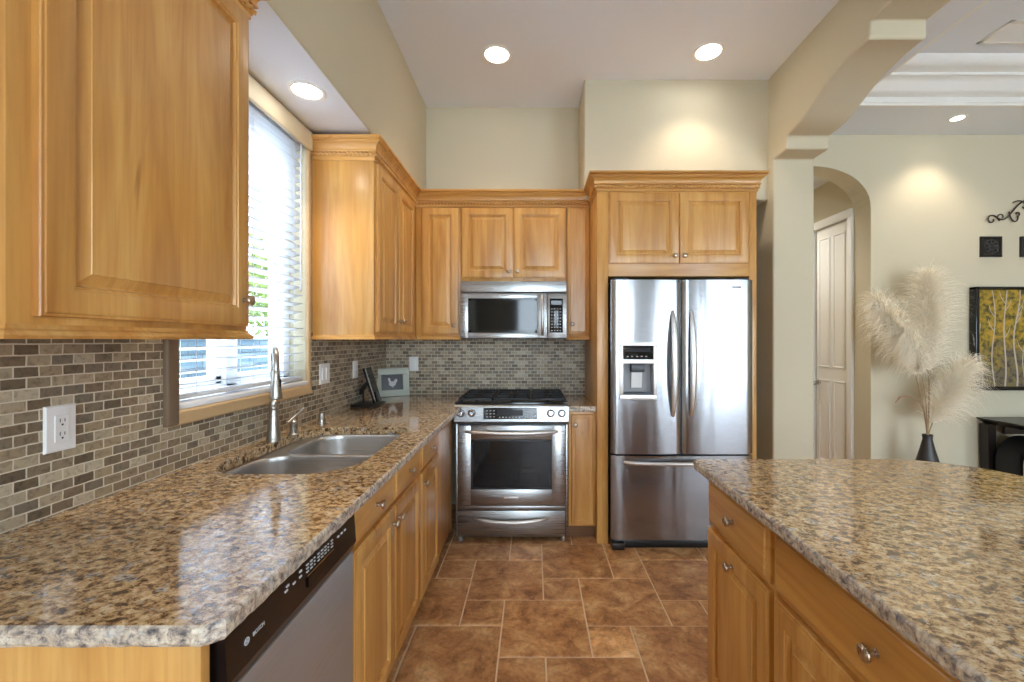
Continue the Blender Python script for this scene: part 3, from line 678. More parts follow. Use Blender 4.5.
# ------------------------------------------------------------------ counters
CZ0, CZ1 = 0.878, 0.914
def slab(outer, holes, rough, name):
    """polished top with a chiselled edge along the segments listed in rough (indices into outer)"""
    bm = bmesh.new(); es = []
    def loop(pts):
        vs = [bm.verts.new((x, y, CZ1)) for x, y in pts]
        for i in range(len(vs)): es.append(bm.edges.new((vs[i], vs[(i + 1) % len(vs)])))
        return vs
    # subdivide outer so the rough edge has vertices
    pts = []; flags = []
    for i, p in enumerate(outer):
        q = outer[(i + 1) % len(outer)]; L = math.dist(p, q); n = max(1, int(L / 0.008)) if i in rough else 1
        for k in range(n):
            pts.append((p[0] + (q[0] - p[0]) * k / n, p[1] + (q[1] - p[1]) * k / n)); flags.append(i in rough)
    top = loop(pts); hl = [loop(h) for h in holes]
    bmesh.ops.triangle_fill(bm, use_beauty=True, use_dissolve=False, edges=es)
    area = sum(pts[i][0] * pts[(i + 1) % len(pts)][1] - pts[(i + 1) % len(pts)][0] * pts[i][1] for i in range(len(pts)))
    sg = 1 if area > 0 else -1
    n = len(pts); prev = top
    steps = [(0.004, -0.003), (0.006, -0.010), (0.004, -0.018), (0.005, -0.026), (0.0, -0.034), (-0.012, -0.036)]
    for si, (o, dz) in enumerate(steps):
        ring = []
        for i in range(n):
            a, b = pts[i - 1], pts[(i + 1) % n]; t = Vector((b[0] - a[0], b[1] - a[1])).normalized(); nr = Vector((t.y, -t.x)) * sg
            rf = flags[i] or flags[i - 1]
            j = mnoise.noise(Vector((pts[i][0] * 55, pts[i][1] * 55, si * 1.7))) * 0.0026 if rf else 0
            jz = mnoise.noise(Vector((pts[i][0] * 60 + 9, pts[i][1] * 60, si * 2.3))) * 0.0012 if rf else 0
            oo = (o + j) if rf else 0
            ring.append(bm.verts.new((pts[i][0] + nr.x * oo, pts[i][1] + nr.y * oo, CZ1 + dz + jz)))
        for i in range(n):
            f = bm.faces.new([prev[i], prev[(i + 1) % n], ring[(i + 1) % n], ring[i]]); f.material_index = 1 if flags[i] else 0
        prev = ring
    # underside: a flat face (hole edges below)
    for h in hl:
        lo = [bm.verts.new((v.co.x, v.co.y, CZ1 - 0.036)) for v in h]
        for i in range(len(h)): bm.faces.new([h[i], h[(i + 1) % len(h)], lo[(i + 1) % len(h)], lo[i]])
        h[:] = lo
    es = []
    for vs in [prev] + hl:
        for i in range(len(vs)):
            e = bm.edges.get((vs[i], vs[(i + 1) % len(vs)])); es.append(e)
    bmesh.ops.triangle_fill(bm, use_beauty=True, use_dissolve=False, edges=es)
    mb = MB(); mb.bm.free(); mb.bm = bm
    return mb.build(name, [GRAN, GEDGE], smooth=14)
XE = -0.497
bowl_near = rrect(-1.125, -0.632, 1.435, 1.800, [0.15, 0.17, 0.07, 0.12], 8)
bowl_far = rrect(-1.075, -0.645, 1.822, 2.190, [0.07, 0.07, 0.08, 0.13], 8)
hole = rrect(-1.132, -0.625, 1.428, 2.197, [0.155, 0.175, 0.085, 0.16], 8)
outer = [(XW + 0.001, 0.672), (XE - 0.024, 0.672), (XE, 0.690), (XE, 2.868), (-0.543, 2.872), (-0.543, YB - 0.001), (XW + 0.001, YB - 0.001)]
ct = slab(outer, [hole], [0, 1, 2, 3], 'countertop')
tag(ct, 'long speckled brown granite countertop around the sink, chiselled edge', 'countertop')
ct2 = slab([(0.238, 2.885), (0.414, 2.885), (0.414, YB - 0.001), (0.238, YB - 0.001)], [], [0], 'countertop')
tag(ct2, 'small granite countertop piece between range and refrigerator', 'countertop')
IX0, IX1, IYF = 0.598, 1.62, 1.61
rc = [(IX1 - 0.30 + 0.30 * math.cos(R(a)), IYF - 0.30 + 0.30 * math.sin(R(a))) for a in range(0, 91, 10)]
iouter = [(IX0, -0.60), (IX1, -0.60)] + rc + [(IX0 + 0.012, IYF), (IX0, IYF - 0.012)]
ict = slab(iouter, [], list(range(len(iouter))), 'island_countertop')
tag(ict, 'large speckled brown granite island top in the right foreground', 'countertop')

# sink
sk = thing('sink', 'stainless double-bowl undermount sink set in the long granite countertop', 'sink', (-0.86, 1.82, 0.68))
def bowl(loopp, depth, name, cx, cy):
    bm = bmesh.new(); rings = []
    N_ = len(loopp); zz = [(0.0, CZ1 - 0.0385), (-0.002, CZ1 - 0.043), (-0.003, CZ1 - 0.06), (-0.004, CZ1 - depth * 0.7), (-0.012, CZ1 - depth + 0.02), (-0.03, CZ1 - depth + 0.004), (-0.06, CZ1 - depth)]
    mx = sum(p[0] for p in loopp) / N_; my = sum(p[1] for p in loopp) / N_
    for o, z in zz:
        ring = []
        for p in loopp:
            d = Vector((p[0] - mx, p[1] - my)); k = 1 + o / d.length; ring.append(bm.verts.new((mx + d.x * k, my + d.y * k, z)))
        rings.append(ring)
    for a, b in zip(rings, rings[1:]):
        for i in range(N_): bm.faces.new([a[i], a[(i + 1) % N_], b[(i + 1) % N_], b[i]])
    bm.faces.new(rings[-1])
    bmesh.ops.recalc_face_normals(bm, faces=bm.faces[:])
    mb = MB(); mb.bm.free(); mb.bm = bm; o = mb.build(name, SINKM, sk, smooth=60, normals=False)
    sol = o.modifiers.new('gauge', 'SOLIDIFY'); sol.thickness = 0.0012; sol.offset = 0
    m = MB(); m.lathe([(0.0, 0.001), (0.02, 0.001), (0.038, 0.003), (0.044, 0.002), (0.044, 0.0)], (cx, cy, CZ1 - depth + 0.0005)); m.build('drain', CHROME, o)
bm = bmesh.new(); es = []
for lp in (rrect(-1.150, -0.607, 1.410, 2.215, [0.165, 0.185, 0.095, 0.17], 8), bowl_near, bowl_far):
    vs = [bm.verts.new((x, y, CZ1 - 0.0385)) for x, y in lp]
    es += [bm.edges.new((vs[i], vs[(i + 1) % len(vs)])) for i in range(len(vs))]
bmesh.ops.triangle_fill(bm, use_beauty=True, use_dissolve=False, edges=es)
mb = MB(); mb.bm.free(); mb.bm = bm; o = mb.build('flange', SINKM, sk, smooth=0)
sol = o.modifiers.new('gauge', 'SOLIDIFY'); sol.thickness = 0.0012; sol.offset = 0
bowl(bowl_near, 0.20, 'bowl', -0.86, 1.62); bowl(bowl_far, 0.17, 'bowl', -0.85, 2.0)

# faucet: pull-down gooseneck, spray head turned towards the viewer
FXc, FYc = -1.150, 1.90
fc = thing('faucet', 'tall brushed nickel pull-down faucet standing behind the sink', 'faucet', (FXc, FYc, CZ1))
m = MB(); m.lathe([(0.031, 0), (0.031, 0.005), (0.0285, 0.010), (0.026, 0.03), (0.0215, 0.09), (0.0185, 0.135), (0.0185, 0.14), (0.020, 0.145), (0.020, 0.152), (0.017, 0.156), (0.017, 0.175), (0.0125, 0.18)], (FXc, FYc, CZ1), seg=28); m.build('body', NICKEL, fc, smooth=40)
dx, dy = 0.57, -0.82
def fp(u, z): return (FXc + dx * u, FYc + dy * u, CZ1 + z)
R_ = 0.062; path = [fp(0, 0.17), fp(0, 0.25), fp(0, 0.335)] + [fp(R_ - R_ * math.cos(R(a)), 0.342 + R_ * math.sin(R(a))) for a in range(0, 181, 15)] + [fp(2 * R_, 0.315)]
m = MB(); m.tube(path, 0.0125, 16); m.build('spout', NICKEL, fc, smooth=60)
m = MB(); m.lathe([(0.0125, 0), (0.0145, 0.003), (0.0145, 0.02), (0.018, 0.05), (0.0235, 0.10), (0.0245, 0.112), (0.0235, 0.118), (0.018, 0.120), (0, 0.120)], fp(2 * R_, 0.318), (0, 0, -1), 24); sp = m.build('spray_head', NICKEL, fc, smooth=40)
m = MB(); p0 = fp(2 * R_ - 0.0, 0.27); m.box(p0[0] + 0.012, p0[0] + 0.0205, p0[1] - 0.005, p0[1] + 0.005, p0[2] - 0.02, p0[2] + 0.012, 0.002); m.build('button', BLACKP, sp)
def tilted(pts, r, **k): return MB().tube(pts, r, **k)
sd = thing('mixer_valve', 'short nickel mixer valve with slanted lever just beyond the faucet', 'sink fitting', (-1.135, 2.03, CZ1))
m = MB(); m.lathe([(0.024, 0), (0.024, 0.004), (0.020, 0.008), (0.0185, 0.05), (0.020, 0.054), (0.020, 0.062), (0.012, 0.068), (0.009, 0.076), (0, 0.078)], (-1.135, 2.03, CZ1)); m.build('body', NICKEL, sd, smooth=40)
m = MB(); m.tube([(-1.142, 1.995, CZ1 + 0.062), (-1.136, 2.03, CZ1 + 0.078), (-1.120, 2.055, CZ1 + 0.100), (-1.108, 2.07, CZ1 + 0.118)], [0.005, 0.0075, 0.006, 0.0065], 10); m.build('lever', NICKEL, sd, smooth=60)
m = MB(); m.lathe([(0.023, 0), (0.023, 0.004), (0.019, 0.007), (0.019, 0.022), (0.0165, 0.025), (0.0165, 0.050), (0.014, 0.056), (0, 0.057)], (-1.140, 2.31, CZ1)); tag(m.build('air_gap_cap', NICKEL, smooth=40), 'short nickel air gap cap behind the far sink bowl', 'sink fitting')

# ------------------------------------------------------------------ wall plates
def plate(name, label, cat, face, plane, a, z, w, h, gangs):
    n = {'+x': Vector((1, 0, 0)), '-y': Vector((0, -1, 0))}[face]; base = (plane, a, z) if face == '+x' else (a, plane, z)
    t = thing(name, label, cat, base, 'white wall plates on the mosaic')
    m = MB(); m.rings(*oriented(face, plane, a - w / 2, a + w / 2, z - h / 2, z + h / 2), [(0, 0), (0, 0.003), (0.003, 0.006), (0.006, 0.0065)]); m.build('cover_plate', PLATE, t)
    for i, g in enumerate(gangs):
        c_ = a + (i - (len(gangs) - 1) / 2) * 0.046; pl = plane + (0.006 if face == '+x' else -0.006)
        m = MB(); m.rings(*oriented(face, pl, c_ - 0.017, c_ + 0.017, z - 0.034, z + 0.034), [(0, -0.001), (0, 0.0015), (0.001, 0.0025)] if g == 'outlet' else [(0, -0.001), (0, 0.002), (0.002, 0.005)])
        r_ = m.build('receptacle' if g == 'outlet' else 'rocker', PLATE, t)
        if g == 'outlet':
            m = MB(); s = 0.0 if False else (0.0026 if face == '+x' else -0.0026)
            for zz in (-0.017, 0.017):
                for (da, ww, dz, hh) in ((-0.0055, 0.002, 0.003, 0.009), (0.0055, 0.002, 0.003, 0.008), (0.0, 0.0045, -0.008, 0.0045)):
                    q = pl + s
                    if face == '+x': m.box(q - 0.0004, q + 0.0002, c_ + da - ww / 2, c_ + da + ww / 2, z + zz + dz - hh / 2, z + zz + dz + hh / 2)
                    else: m.box(c_ + da - ww / 2, c_ + da + ww / 2, q - 0.0002, q + 0.0004, z + zz + dz - hh / 2, z + zz + dz + hh / 2)
            m.build('slots', DGREY, r_)
plate('wall_outlet', 'white duplex outlet on the mosaic below the nearest wall cabinet', 'outlet', '+x', XW, 1.105, 1.134, 0.074, 0.118, ['outlet'])
plate('light_switch', 'white double switch plate just past the sink window', 'switch', '+x', XW, 2.500, 1.165, 0.116, 0.118, ['rocker', 'rocker'])
plate('wall_outlet', 'white outlet on the side mosaic behind the black phone stand', 'outlet', '+x', XW, 2.93, 1.160, 0.074, 0.118, ['outlet'])
plate('light_switch', 'white single plate on the back mosaic left of the range', 'switch', '-y', YB, -0.992, 1.163, 0.074, 0.118, ['rocker'])

# ------------------------------------------------------------------ dishwasher and base cabinets on the left
XC = -0.552      # carcass front of the left run; fronts reach -0.532
m = MB(); m.box(XW, -0.532, 0.686, 0.706, 0.0, CZ0 - 0.001, 0.0015); tag(m.build('end_panel', WV), 'honey wood end panel beside the dishwasher under the countertop end', 'panel', 'honey wood kitchen cabinets')
dw = thing('dishwasher', 'stainless dishwasher with black control panel under the long countertop', 'dishwasher', (-0.85, 0.98, 0), None)
D0, D1 = 0.709, 1.256
m = MB(); m.box(-1.15, -0.56, D0, D1, 0.02, 0.872, 0.003); m.build('body', BLACKP, dw)
m = MB(); m.prism([(-0.56, 0.752), (-0.527, 0.752), (-0.518, 0.775), (-0.524, 0.866), (-0.56, 0.872)], 1, D0 + 0.018, D1 - 0.004)
cpn = m.build('control_panel', DKBROWN, dw, smooth=20)
m = MB(); m.box(-0.56, -0.526, D0 + 0.018, D1 - 0.004, 0.105, 0.748, 0.004, 2); m.build('door', STEEL_D, dw)
m = MB(); m.box(-0.56, -0.55, D0 + 0.01, D1 - 0.004, 0.02, 0.098); m.build('toe_panel', BLACKP, dw)
m = MB(); m.prism([(-0.5175, 0.792), (-0.5155, 0.795), (-0.5165, 0.815), (-0.5195, 0.815)], 1, 0.985, 1.115); m.build('handle', BLACKG, cpn)
m = MB(); m.box(-0.5205, -0.5188, 0.985, 1.115, 0.8155, 0.8195); m.build('trim_strip', CHROME, cpn)
class EachButton:
    def __init__(s, m_, par, name='button'): s.a = (m_, par, name)
    def box(s, *k): MB().box(*k).build(s.a[2], s.a[0], s.a[1], smooth=0)
m = EachButton(MARK, cpn)
for i in range(8):
    for zz in (0.826, 0.834, 0.842): m.box(-0.5222, -0.5198, 0.985 + i * 0.017, 0.985 + i * 0.017 + (0.009 if (i * 3 + int(zz * 1000)) % 4 else 0.004), zz, zz + 0.003)
for y, zz in ((0.90, 0.83), (0.905, 0.838), (0.93, 0.83), (0.955, 0.842), (0.955, 0.83), (1.14, 0.835), (1.16, 0.835), (1.18, 0.835)): m.box(-0.522, -0.5198, y, y + 0.009, zz, zz + 0.004)
text('logo_text', 'BOSCH', 0.0105, (-0.5195, 0.812, 0.815), (R(90 - 3), 0, R(90)), MARK, cpn)
m = MB()
c0 = Vector((-0.5193, 0.778, 0.815)); m.tube([(c0.x, c0.y + 0.0062 * math.cos(R(a)), c0.z + 0.0062 * math.sin(R(a))) for a in range(0, 361, 20)], 0.0009, 6); m.box(c0.x - 0.0005, c0.x + 0.0005, c0.y - 0.003, c0.y - 0.0015, c0.z - 0.004, c0.z + 0.004); m.box(c0.x - 0.0005, c0.x + 0.0005, c0.y + 0.0015, c0.y + 0.003, c0.z - 0.004, c0.z + 0.004); m.box(c0.x - 0.0005, c0.x + 0.0005, c0.y - 0.002, c0.y + 0.002, c0.z - 0.0006, c0.z + 0.0006)
m.build('logo_emblem', MARK, cpn)

def base_carcass(c, a0, a1, face='+x', back=None, m_=None):
    m = MB(); m.box(XW + 0.002, XC, a0, a1, 0.10, CZ0 - 0.002, 0.0015); m.build('carcass', WV, c)
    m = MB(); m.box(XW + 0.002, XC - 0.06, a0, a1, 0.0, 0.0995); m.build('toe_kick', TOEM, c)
c = thing('base_cabinet', 'honey wood sink base with two drawer fronts and two doors', 'cabinet', (-0.87, 1.65, 0), 'honey wood kitchen cabinets')
# open-topped carcass so the bowls hang free
m = MB(); m.box(-0.57, XC, 1.260, 2.032, 0.10, CZ0 - 0.002, 0.001); m.box(XW + 0.002, -0.5705, 1.260, 1.278, 0.10, CZ0 - 0.002); m.box(XW + 0.002, -0.5705, 2.014, 2.032, 0.10, 0.68); m.box(XW + 0.002, -0.5705, 1.2785, 2.0135, 0.10, 0.12); m.build('carcass', WV, c)
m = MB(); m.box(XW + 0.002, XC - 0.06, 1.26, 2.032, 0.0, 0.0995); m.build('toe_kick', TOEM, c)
front('drawer', c, '+x', XC, 1.272, 1.646, 0.738, 0.866, (1.459, 0.802)); front('drawer', c, '+x', XC, 1.654, 2.022, 0.738, 0.866, (1.838, 0.802))
front('door', c, '+x', XC, 1.272, 1.646, 0.118, 0.724, (1.618, 0.668)); front('door', c, '+x', XC, 1.654, 2.022, 0.118, 0.724, (1.682, 0.668))
c = thing('base_cabinet', 'honey wood base cabinet with one drawer between sink base and range', 'cabinet', (-0.87, 2.46, 0), 'honey wood kitchen cabinets')
m = MB(); m.box(-0.60, XC, 2.034, 2.885, 0.10, CZ0 - 0.002, 0.001); m.box(XW + 0.002, -0.6005, 2.24, 2.885, 0.10, CZ0 - 0.002); m.build('carcass', WV, c)
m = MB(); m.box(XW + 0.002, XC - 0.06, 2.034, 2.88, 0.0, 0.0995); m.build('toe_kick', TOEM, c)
front('drawer', c, '+x', XC, 2.044, 2.415, 0.738, 0.866, (2.229, 0.802)); front('door', c, '+x', XC, 2.044, 2.415, 0.118, 0.724, (2.075, 0.668))
c = thing('base_cabinet', 'slim honey wood base cabinet between range and refrigerator', 'cabinet', (0.325, 3.2, 0), 'honey wood kitchen cabinets')
m = MB(); m.box(0.234, 0.418, 2.915, YB - 0.003, 0.10, CZ0 - 0.002, 0.001); m.build('carcass', WV, c)
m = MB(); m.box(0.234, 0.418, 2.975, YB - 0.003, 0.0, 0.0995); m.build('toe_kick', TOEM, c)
NARROW = [(0, 0), (0, 0.016), (0.004, 0.020), (0.027, 0.020), (0.029, 0.0165), (0.032, 0.0165), (0.046, 0.019), (0.048, 0.0192)]
mb = MB(); mb.rings(*oriented('-y', 2.915, 0.252, 0.398, 0.118, 0.858), NARROW); dd = mb.build('door', WV, c, smooth=20); knob(dd, '-y', 2.8955, 0.278, 0.79)

# ------------------------------------------------------------------ island
XI = 0.648      # carcass front; fronts reach 0.628
def island(label, a0, a1, fr):
    c = thing('island_cabinet', label, 'cabinet', (1.05, (a0 + a1) / 2, 0), 'honey wood kitchen cabinets')
    m = MB(); m.box(XI, 1.30, a0, a1, 0.10, CZ0 - 0.002, 0.0015); m.build('carcass', WV, c)
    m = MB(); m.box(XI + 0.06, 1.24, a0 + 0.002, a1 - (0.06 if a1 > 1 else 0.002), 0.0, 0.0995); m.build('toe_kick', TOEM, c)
    for f in fr: front(f[0], c, '-x', XI, *f[1:])
    return c
island('honey wood island cabinet nearest the refrigerator, one drawer over one door', 1.148, 1.575, [('drawer', 1.160, 1.563, 0.700, 0.862, (1.362, 0.785)), ('door', 1.160, 1.563, 0.118, 0.684, (1.365, 0.640))])
island('honey wood island cabinet nearest the viewer, wide drawer over doors', 0.43, 1.146, [('drawer', 0.45, 1.134, 0.700, 0.862, (0.790, 0.785)), ('door', 0.796, 1.134, 0.118, 0.684, (0.825, 0.63)), ('door', 0.45, 0.790, 0.118, 0.684, (0.762, 0.63))])

# ------------------------------------------------------------------ range
rg = thing('range', 'stainless slide-in range with gas cooktop between the base cabinets', 'stove', (-0.153, 3.2, 0))
SX0, SX1, SF = -0.531, 0.228, 2.90
m = MB(); m.box(SX0 + 0.006, SX1 - 0.006, SF + 0.045, 3.535, 0.03, 0.905, 0.002); m.build('body', DGREY, rg)
m = MB(); m.prism([(SF + 0.06, 0.792), (SF - 0.004, 0.800), (SF - 0.016, 0.812), (SF - 0.010, 0.912), (SF - 0.002, 0.922), (SF + 0.02, 0.924), (SF + 0.06, 0.905)], 0, SX0 - 0.005, SX1 + 0.005)
cp = m.build('control_panel', STEEL_X, rg, smooth=25)
m = MB(); m.prism([(SF - 0.0155, 0.829), (SF - 0.018, 0.831), (SF - 0.0135, 0.903), (SF - 0.0105, 0.905)], 0, -0.340, 0.020); dp = m.build('display_panel', BLACKG, rg)
m = EachButton(MARK, dp)
def pm(x, z, ww, hh): m.box(x, x + ww, SF - 0.0190 + (z - 0.829) * 0.06, SF - 0.0165 + (z - 0.829) * 0.06, z, z + hh)
for i in range(3):
    for j in range(3): pm(-0.322 + i * 0.024, 0.843 + j * 0.02, 0.012, 0.004)
for i in range(7): pm(-0.235 + i * 0.022, 0.840, 0.010, 0.004)
for i in range(4):
    for j in range(3): pm(-0.058 + i * 0.014, 0.843 + j * 0.017, 0.006, 0.005)
for zz in (0.852, 0.873): pm(-0.0, zz, 0.011, 0.010)
m = MB(); m.box(-0.245, -0.075, SF - 0.0188 + 0.0015, SF - 0.0140, 0.853, 0.890); m.build('screen', DISPM, dp)
for x in (-0.492, -0.418, 0.112, 0.186):
    m = MB(); m.lathe([(0.021, -0.002), (0.021, 0.003), (0.017, 0.006), (0.0165, 0.024), (0.014, 0.028), (0, 0.029)], (x, SF - 0.0132, 0.868), (0, -1, 0.06), 20); kb = m.build('control_knob', CHROME, rg, smooth=40)
    m = MB(); m.lathe([(0.0265, -0.002), (0.0265, 0.0015), (0.0212, 0.002), (0.0212, -0.002)], (x, SF - 0.0132, 0.868), (0, -1, 0.06), 24); m.build('shade_ring', DGREY, kb, smooth=40)  # dark ring added to stand for the shading round the knob
    m = MB(); m.box(x - 0.0022, x + 0.0022, SF - 0.0448, SF - 0.0418, 0.868, 0.884); m.build('pointer', BLACKP, kb)
m = MB(); m.box(SX0 - 0.004, SX1 + 0.004, SF + 0.010, 3.535, 0.9145, 0.940, 0.005); ck = m.build('cooktop', BLACKG, rg)
for gx0, gx1 in ((SX0 + 0.012, -0.286), (-0.280, -0.026), (-0.020, SX1 - 0.012)):
    m = MB(); y0, y1 = SF + 0.035, 3.48; zt = 0.962
    for x in (gx0 + 0.008, gx1 - 0.008): m.box(x - 0.006, x + 0.006, y0, y1, 0.948, zt, 0.002)
    for y in (y0 + 0.006, y1 - 0.006, (y0 + y1) / 2): m.box(gx0 + 0.004, gx1 - 0.004, y - 0.006, y + 0.006, 0.948, zt, 0.002)
    gc = (gx0 + gx1) / 2
    for yy in (y0 + (y1 - y0) * 0.27, y0 + (y1 - y0) * 0.74):
        m.box(gx0 + 0.01, gc - 0.03, yy - 0.005, yy + 0.005, 0.948, zt, 0.002); m.box(gc + 0.03, gx1 - 0.01, yy - 0.005, yy + 0.005, 0.948, zt, 0.002)
        m.box(gc - 0.005, gc + 0.005, yy - 0.12, yy - 0.03, 0.948, zt, 0.002); m.box(gc - 0.005, gc + 0.005, yy + 0.03, yy + 0.12, 0.948, zt, 0.002)
    for x in (gx0 + 0.008, gx1 - 0.008):
        for y in (y0 + 0.006, y1 - 0.006): m.box(x - 0.007, x + 0.007, y - 0.007, y + 0.007, 0.939, 0.949)
    m.build('grate', BLACKM, rg)
for bx, by, rr in ((-0.40, SF + 0.18, 0.042), (-0.40, SF + 0.46, 0.035), (-0.153, SF + 0.32, 0.05), (0.09, SF + 0.18, 0.035), (0.09, SF + 0.46, 0.042)):
    m = MB(); m.lathe([(rr + 0.012, 0), (rr + 0.010, 0.006), (rr, 0.008), (rr, 0.013), (rr - 0.006, 0.016), (0, 0.017)], (bx, by, 0.9395)); m.build('burner', BLACKM, rg, smooth=40)
# oven door
def arc_handle(parent, x0, x1, y, z, bow, r, drop=0.0, name='handle'):
    m = MB(); n = 20; pts = []
    for i in range(n + 1):
        t = i / n; s = math.sin(math.pi * t); pts.append((x0 + (x1 - x0) * t, y - bow * (s ** 0.5), z - drop * s))
    m.tube(pts, [r * (0.75 + 0.25 * min(1, math.sin(math.pi * i / n) * 2.5)) for i in range(n + 1)], 12, flat=0.9); return m.build(name, STEEL_H, parent, smooth=60)
m = MB(); ox0, ox1, oz0, oz1 = SX0 + 0.018, SX1 - 0.018, 0.243, 0.783; wx0, wx1, wz0, wz1 = -0.425, 0.120, 0.352, 0.690
yf, yb = SF, SF + 0.042
m.box(ox0, wx0, yf, yb, oz0, oz1, 0.003); m.box(wx1, ox1, yf, yb, oz0, oz1, 0.003); m.box(wx0 - 0.004, wx1 + 0.004, yf, yb, oz0, wz0, 0.003); m.box(wx0 - 0.004, wx1 + 0.004, yf, yb, wz1, oz1, 0.003)
od = m.build('oven_door', STEEL_X, rg)
m = MB(); m.box(wx0 - 0.002, wx1 + 0.002, yf + 0.003, yf + 0.012, wz0 - 0.002, wz1 + 0.002); m.build('window', OVENG, od)
m = MB()
for a, b, c_, d_ in ((wx0, wx0 + 0.012, wz0, wz1), (wx1 - 0.012, wx1, wz0, wz1), (wx0, wx1, wz0, wz0 + 0.012), (wx0, wx1, wz1 - 0.012, wz1)): m.box(a, b, yf - 0.001, yf + 0.004, c_, d_)
m.build('window_border', BLACKP, od)
arc_handle(od, -0.465, 0.160, yf + 0.006, 0.742, 0.052, 0.0125, 0.004)
m = MB(); m.box(-0.203, -0.103, yf - 0.0015, yf + 0.001, 0.288, 0.303, 0.0006); bd = m.build('badge', STEEL_H, od)
text('badge_text', 'KitchenAid', 0.0125, (-0.153, yf - 0.0018, 0.2955), FACE_Y, DGREY, bd)
m = MB(); m.box(SX0 + 0.008, SX1 - 0.008, SF + 0.02, SF + 0.045, 0.03, 0.905); m.build('side_frame', BLACKP, rg)
for x0, x1 in ((SX0 + 0.0, SX0 + 0.014), (SX1 - 0.014, SX1 - 0.0)):
    m = MB(); m.box(x0, x1, SF + 0.004, SF + 0.044, 0.03, 0.79, 0.002); m.build('side_trim', STEEL_X, rg)
m = MB(); m.box(SX0 + 0.018, SX1 - 0.018, SF + 0.006, SF + 0.042, 0.212, 0.238, 0.003); m.build('vent_strip', STEEL_X, rg)
m = MB(); m.box(SX0 + 0.018, SX1 - 0.018, SF, SF + 0.042, 0.032, 0.208, 0.003); wd = m.build('warming_drawer', STEEL_X, rg)
arc_handle(wd, -0.405, 0.098, SF + 0.006, 0.158, 0.044, 0.0125, 0.016)
for x in (SX0 + 0.03, SX1 - 0.03):
    m = MB(); m.lathe([(0.020, 0), (0.020, 0.006), (0.014, 0.010), (0.014, 0.034), (0, 0.034)], (x, SF + 0.03, 0.0)); m.build('leg', STEEL_H, rg, smooth=40)

# ------------------------------------------------------------------ microwave
mw = thing('microwave', 'stainless over-the-range microwave hung under the short cabinet', 'microwave', (-0.15, 3.3, 1.365))
MX0, MX1, MF, MZ0, MZ1 = -0.524, 0.232, 3.06, 1.368, 1.780
m = MB(); m.box(MX0 + 0.003, MX1 - 0.003, MF + 0.03, YB - 0.004, MZ0, MZ1, 0.003); m.build('body', DGREY, mw)
m = MB(); m.box(MX0, MX1, MF, MF + 0.032, 1.700, MZ1, 0.005, 3); m.build('vent_panel', STEEL_X, mw)
m = MB(); dx0, dx1 = MX0, 0.092; gx0, gx1, gz0, gz1 = -0.468, 0.020, 1.412, 1.655
m.box(dx0, gx0, MF, MF + 0.032, MZ0 + 0.004, 1.694, 0.004); m.box(gx1, dx1, MF, MF + 0.032, MZ0 + 0.004, 1.694, 0.003); m.box(gx0 - 0.005, gx1 + 0.005, MF, MF + 0.032, MZ0 + 0.004, gz0, 0.003); m.box(gx0 - 0.005, gx1 + 0.005, MF, MF + 0.032, gz1, 1.694, 0.003)
md = m.build('door', STEEL_X, mw)
m = MB(); m.box(gx0 - 0.002, gx1 + 0.002, MF + 0.002, MF + 0.012, gz0 - 0.002, gz1 + 0.002); m.build('window', OVENG, md)
m = MB()
for a, b, c_, d_ in ((gx0, gx0 + 0.02, gz0, gz1), (gx1 - 0.012, gx1, gz0, gz1), (gx0, gx1, gz0, gz0 + 0.018), (gx0, gx1, gz1 - 0.014, gz1)): m.box(a, b, MF - 0.0005, MF + 0.003, c_, d_)
m.build('window_border', BLACKG, md)
m = MB(); n = 18; pts = [(0.060, MF + 0.004 - 0.055 * math.sin(math.pi * i / n) ** 0.5, 1.400 + 0.275 * i / n) for i in range(n + 1)]; m.tube(pts, 0.0115, 12, up=(1, 0, 0)); m.build('handle', STEEL_H, md, smooth=60)
m = MB(); m.box(-0.25, -0.18, MF - 0.0012, MF + 0.001, 1.671, 1.681, 0.0004); bd = m.build('badge', MARK, md)
text('badge_text', 'KitchenAid', 0.010, (-0.215, MF - 0.0014, 1.676), FACE_Y, DGREY, bd)
m = MB(); m.box(0.0955, MX1, MF, MF + 0.032, MZ0 + 0.004, 1.694, 0.004); kp = m.build('control_panel', STEEL_X, mw)
m = MB(); m.box(0.112, 0.205, MF - 0.0015, MF + 0.002, 1.412, 1.655, 0.001); kq = m.build('keypad', BLACKG, mw)
m = EachButton(MGREY, kq)
for i in range(4):
    for j in range(8): m.box(0.122 + i * 0.020, 0.122 + i * 0.020 + 0.010, MF - 0.0024, MF - 0.001, 1.424 + j * 0.022, 1.424 + j * 0.022 + 0.007)
m = MB(); m.box(0.122, 0.196, MF - 0.0024, MF - 0.001, 1.612, 1.640); m.build('screen', DISPM, kq)

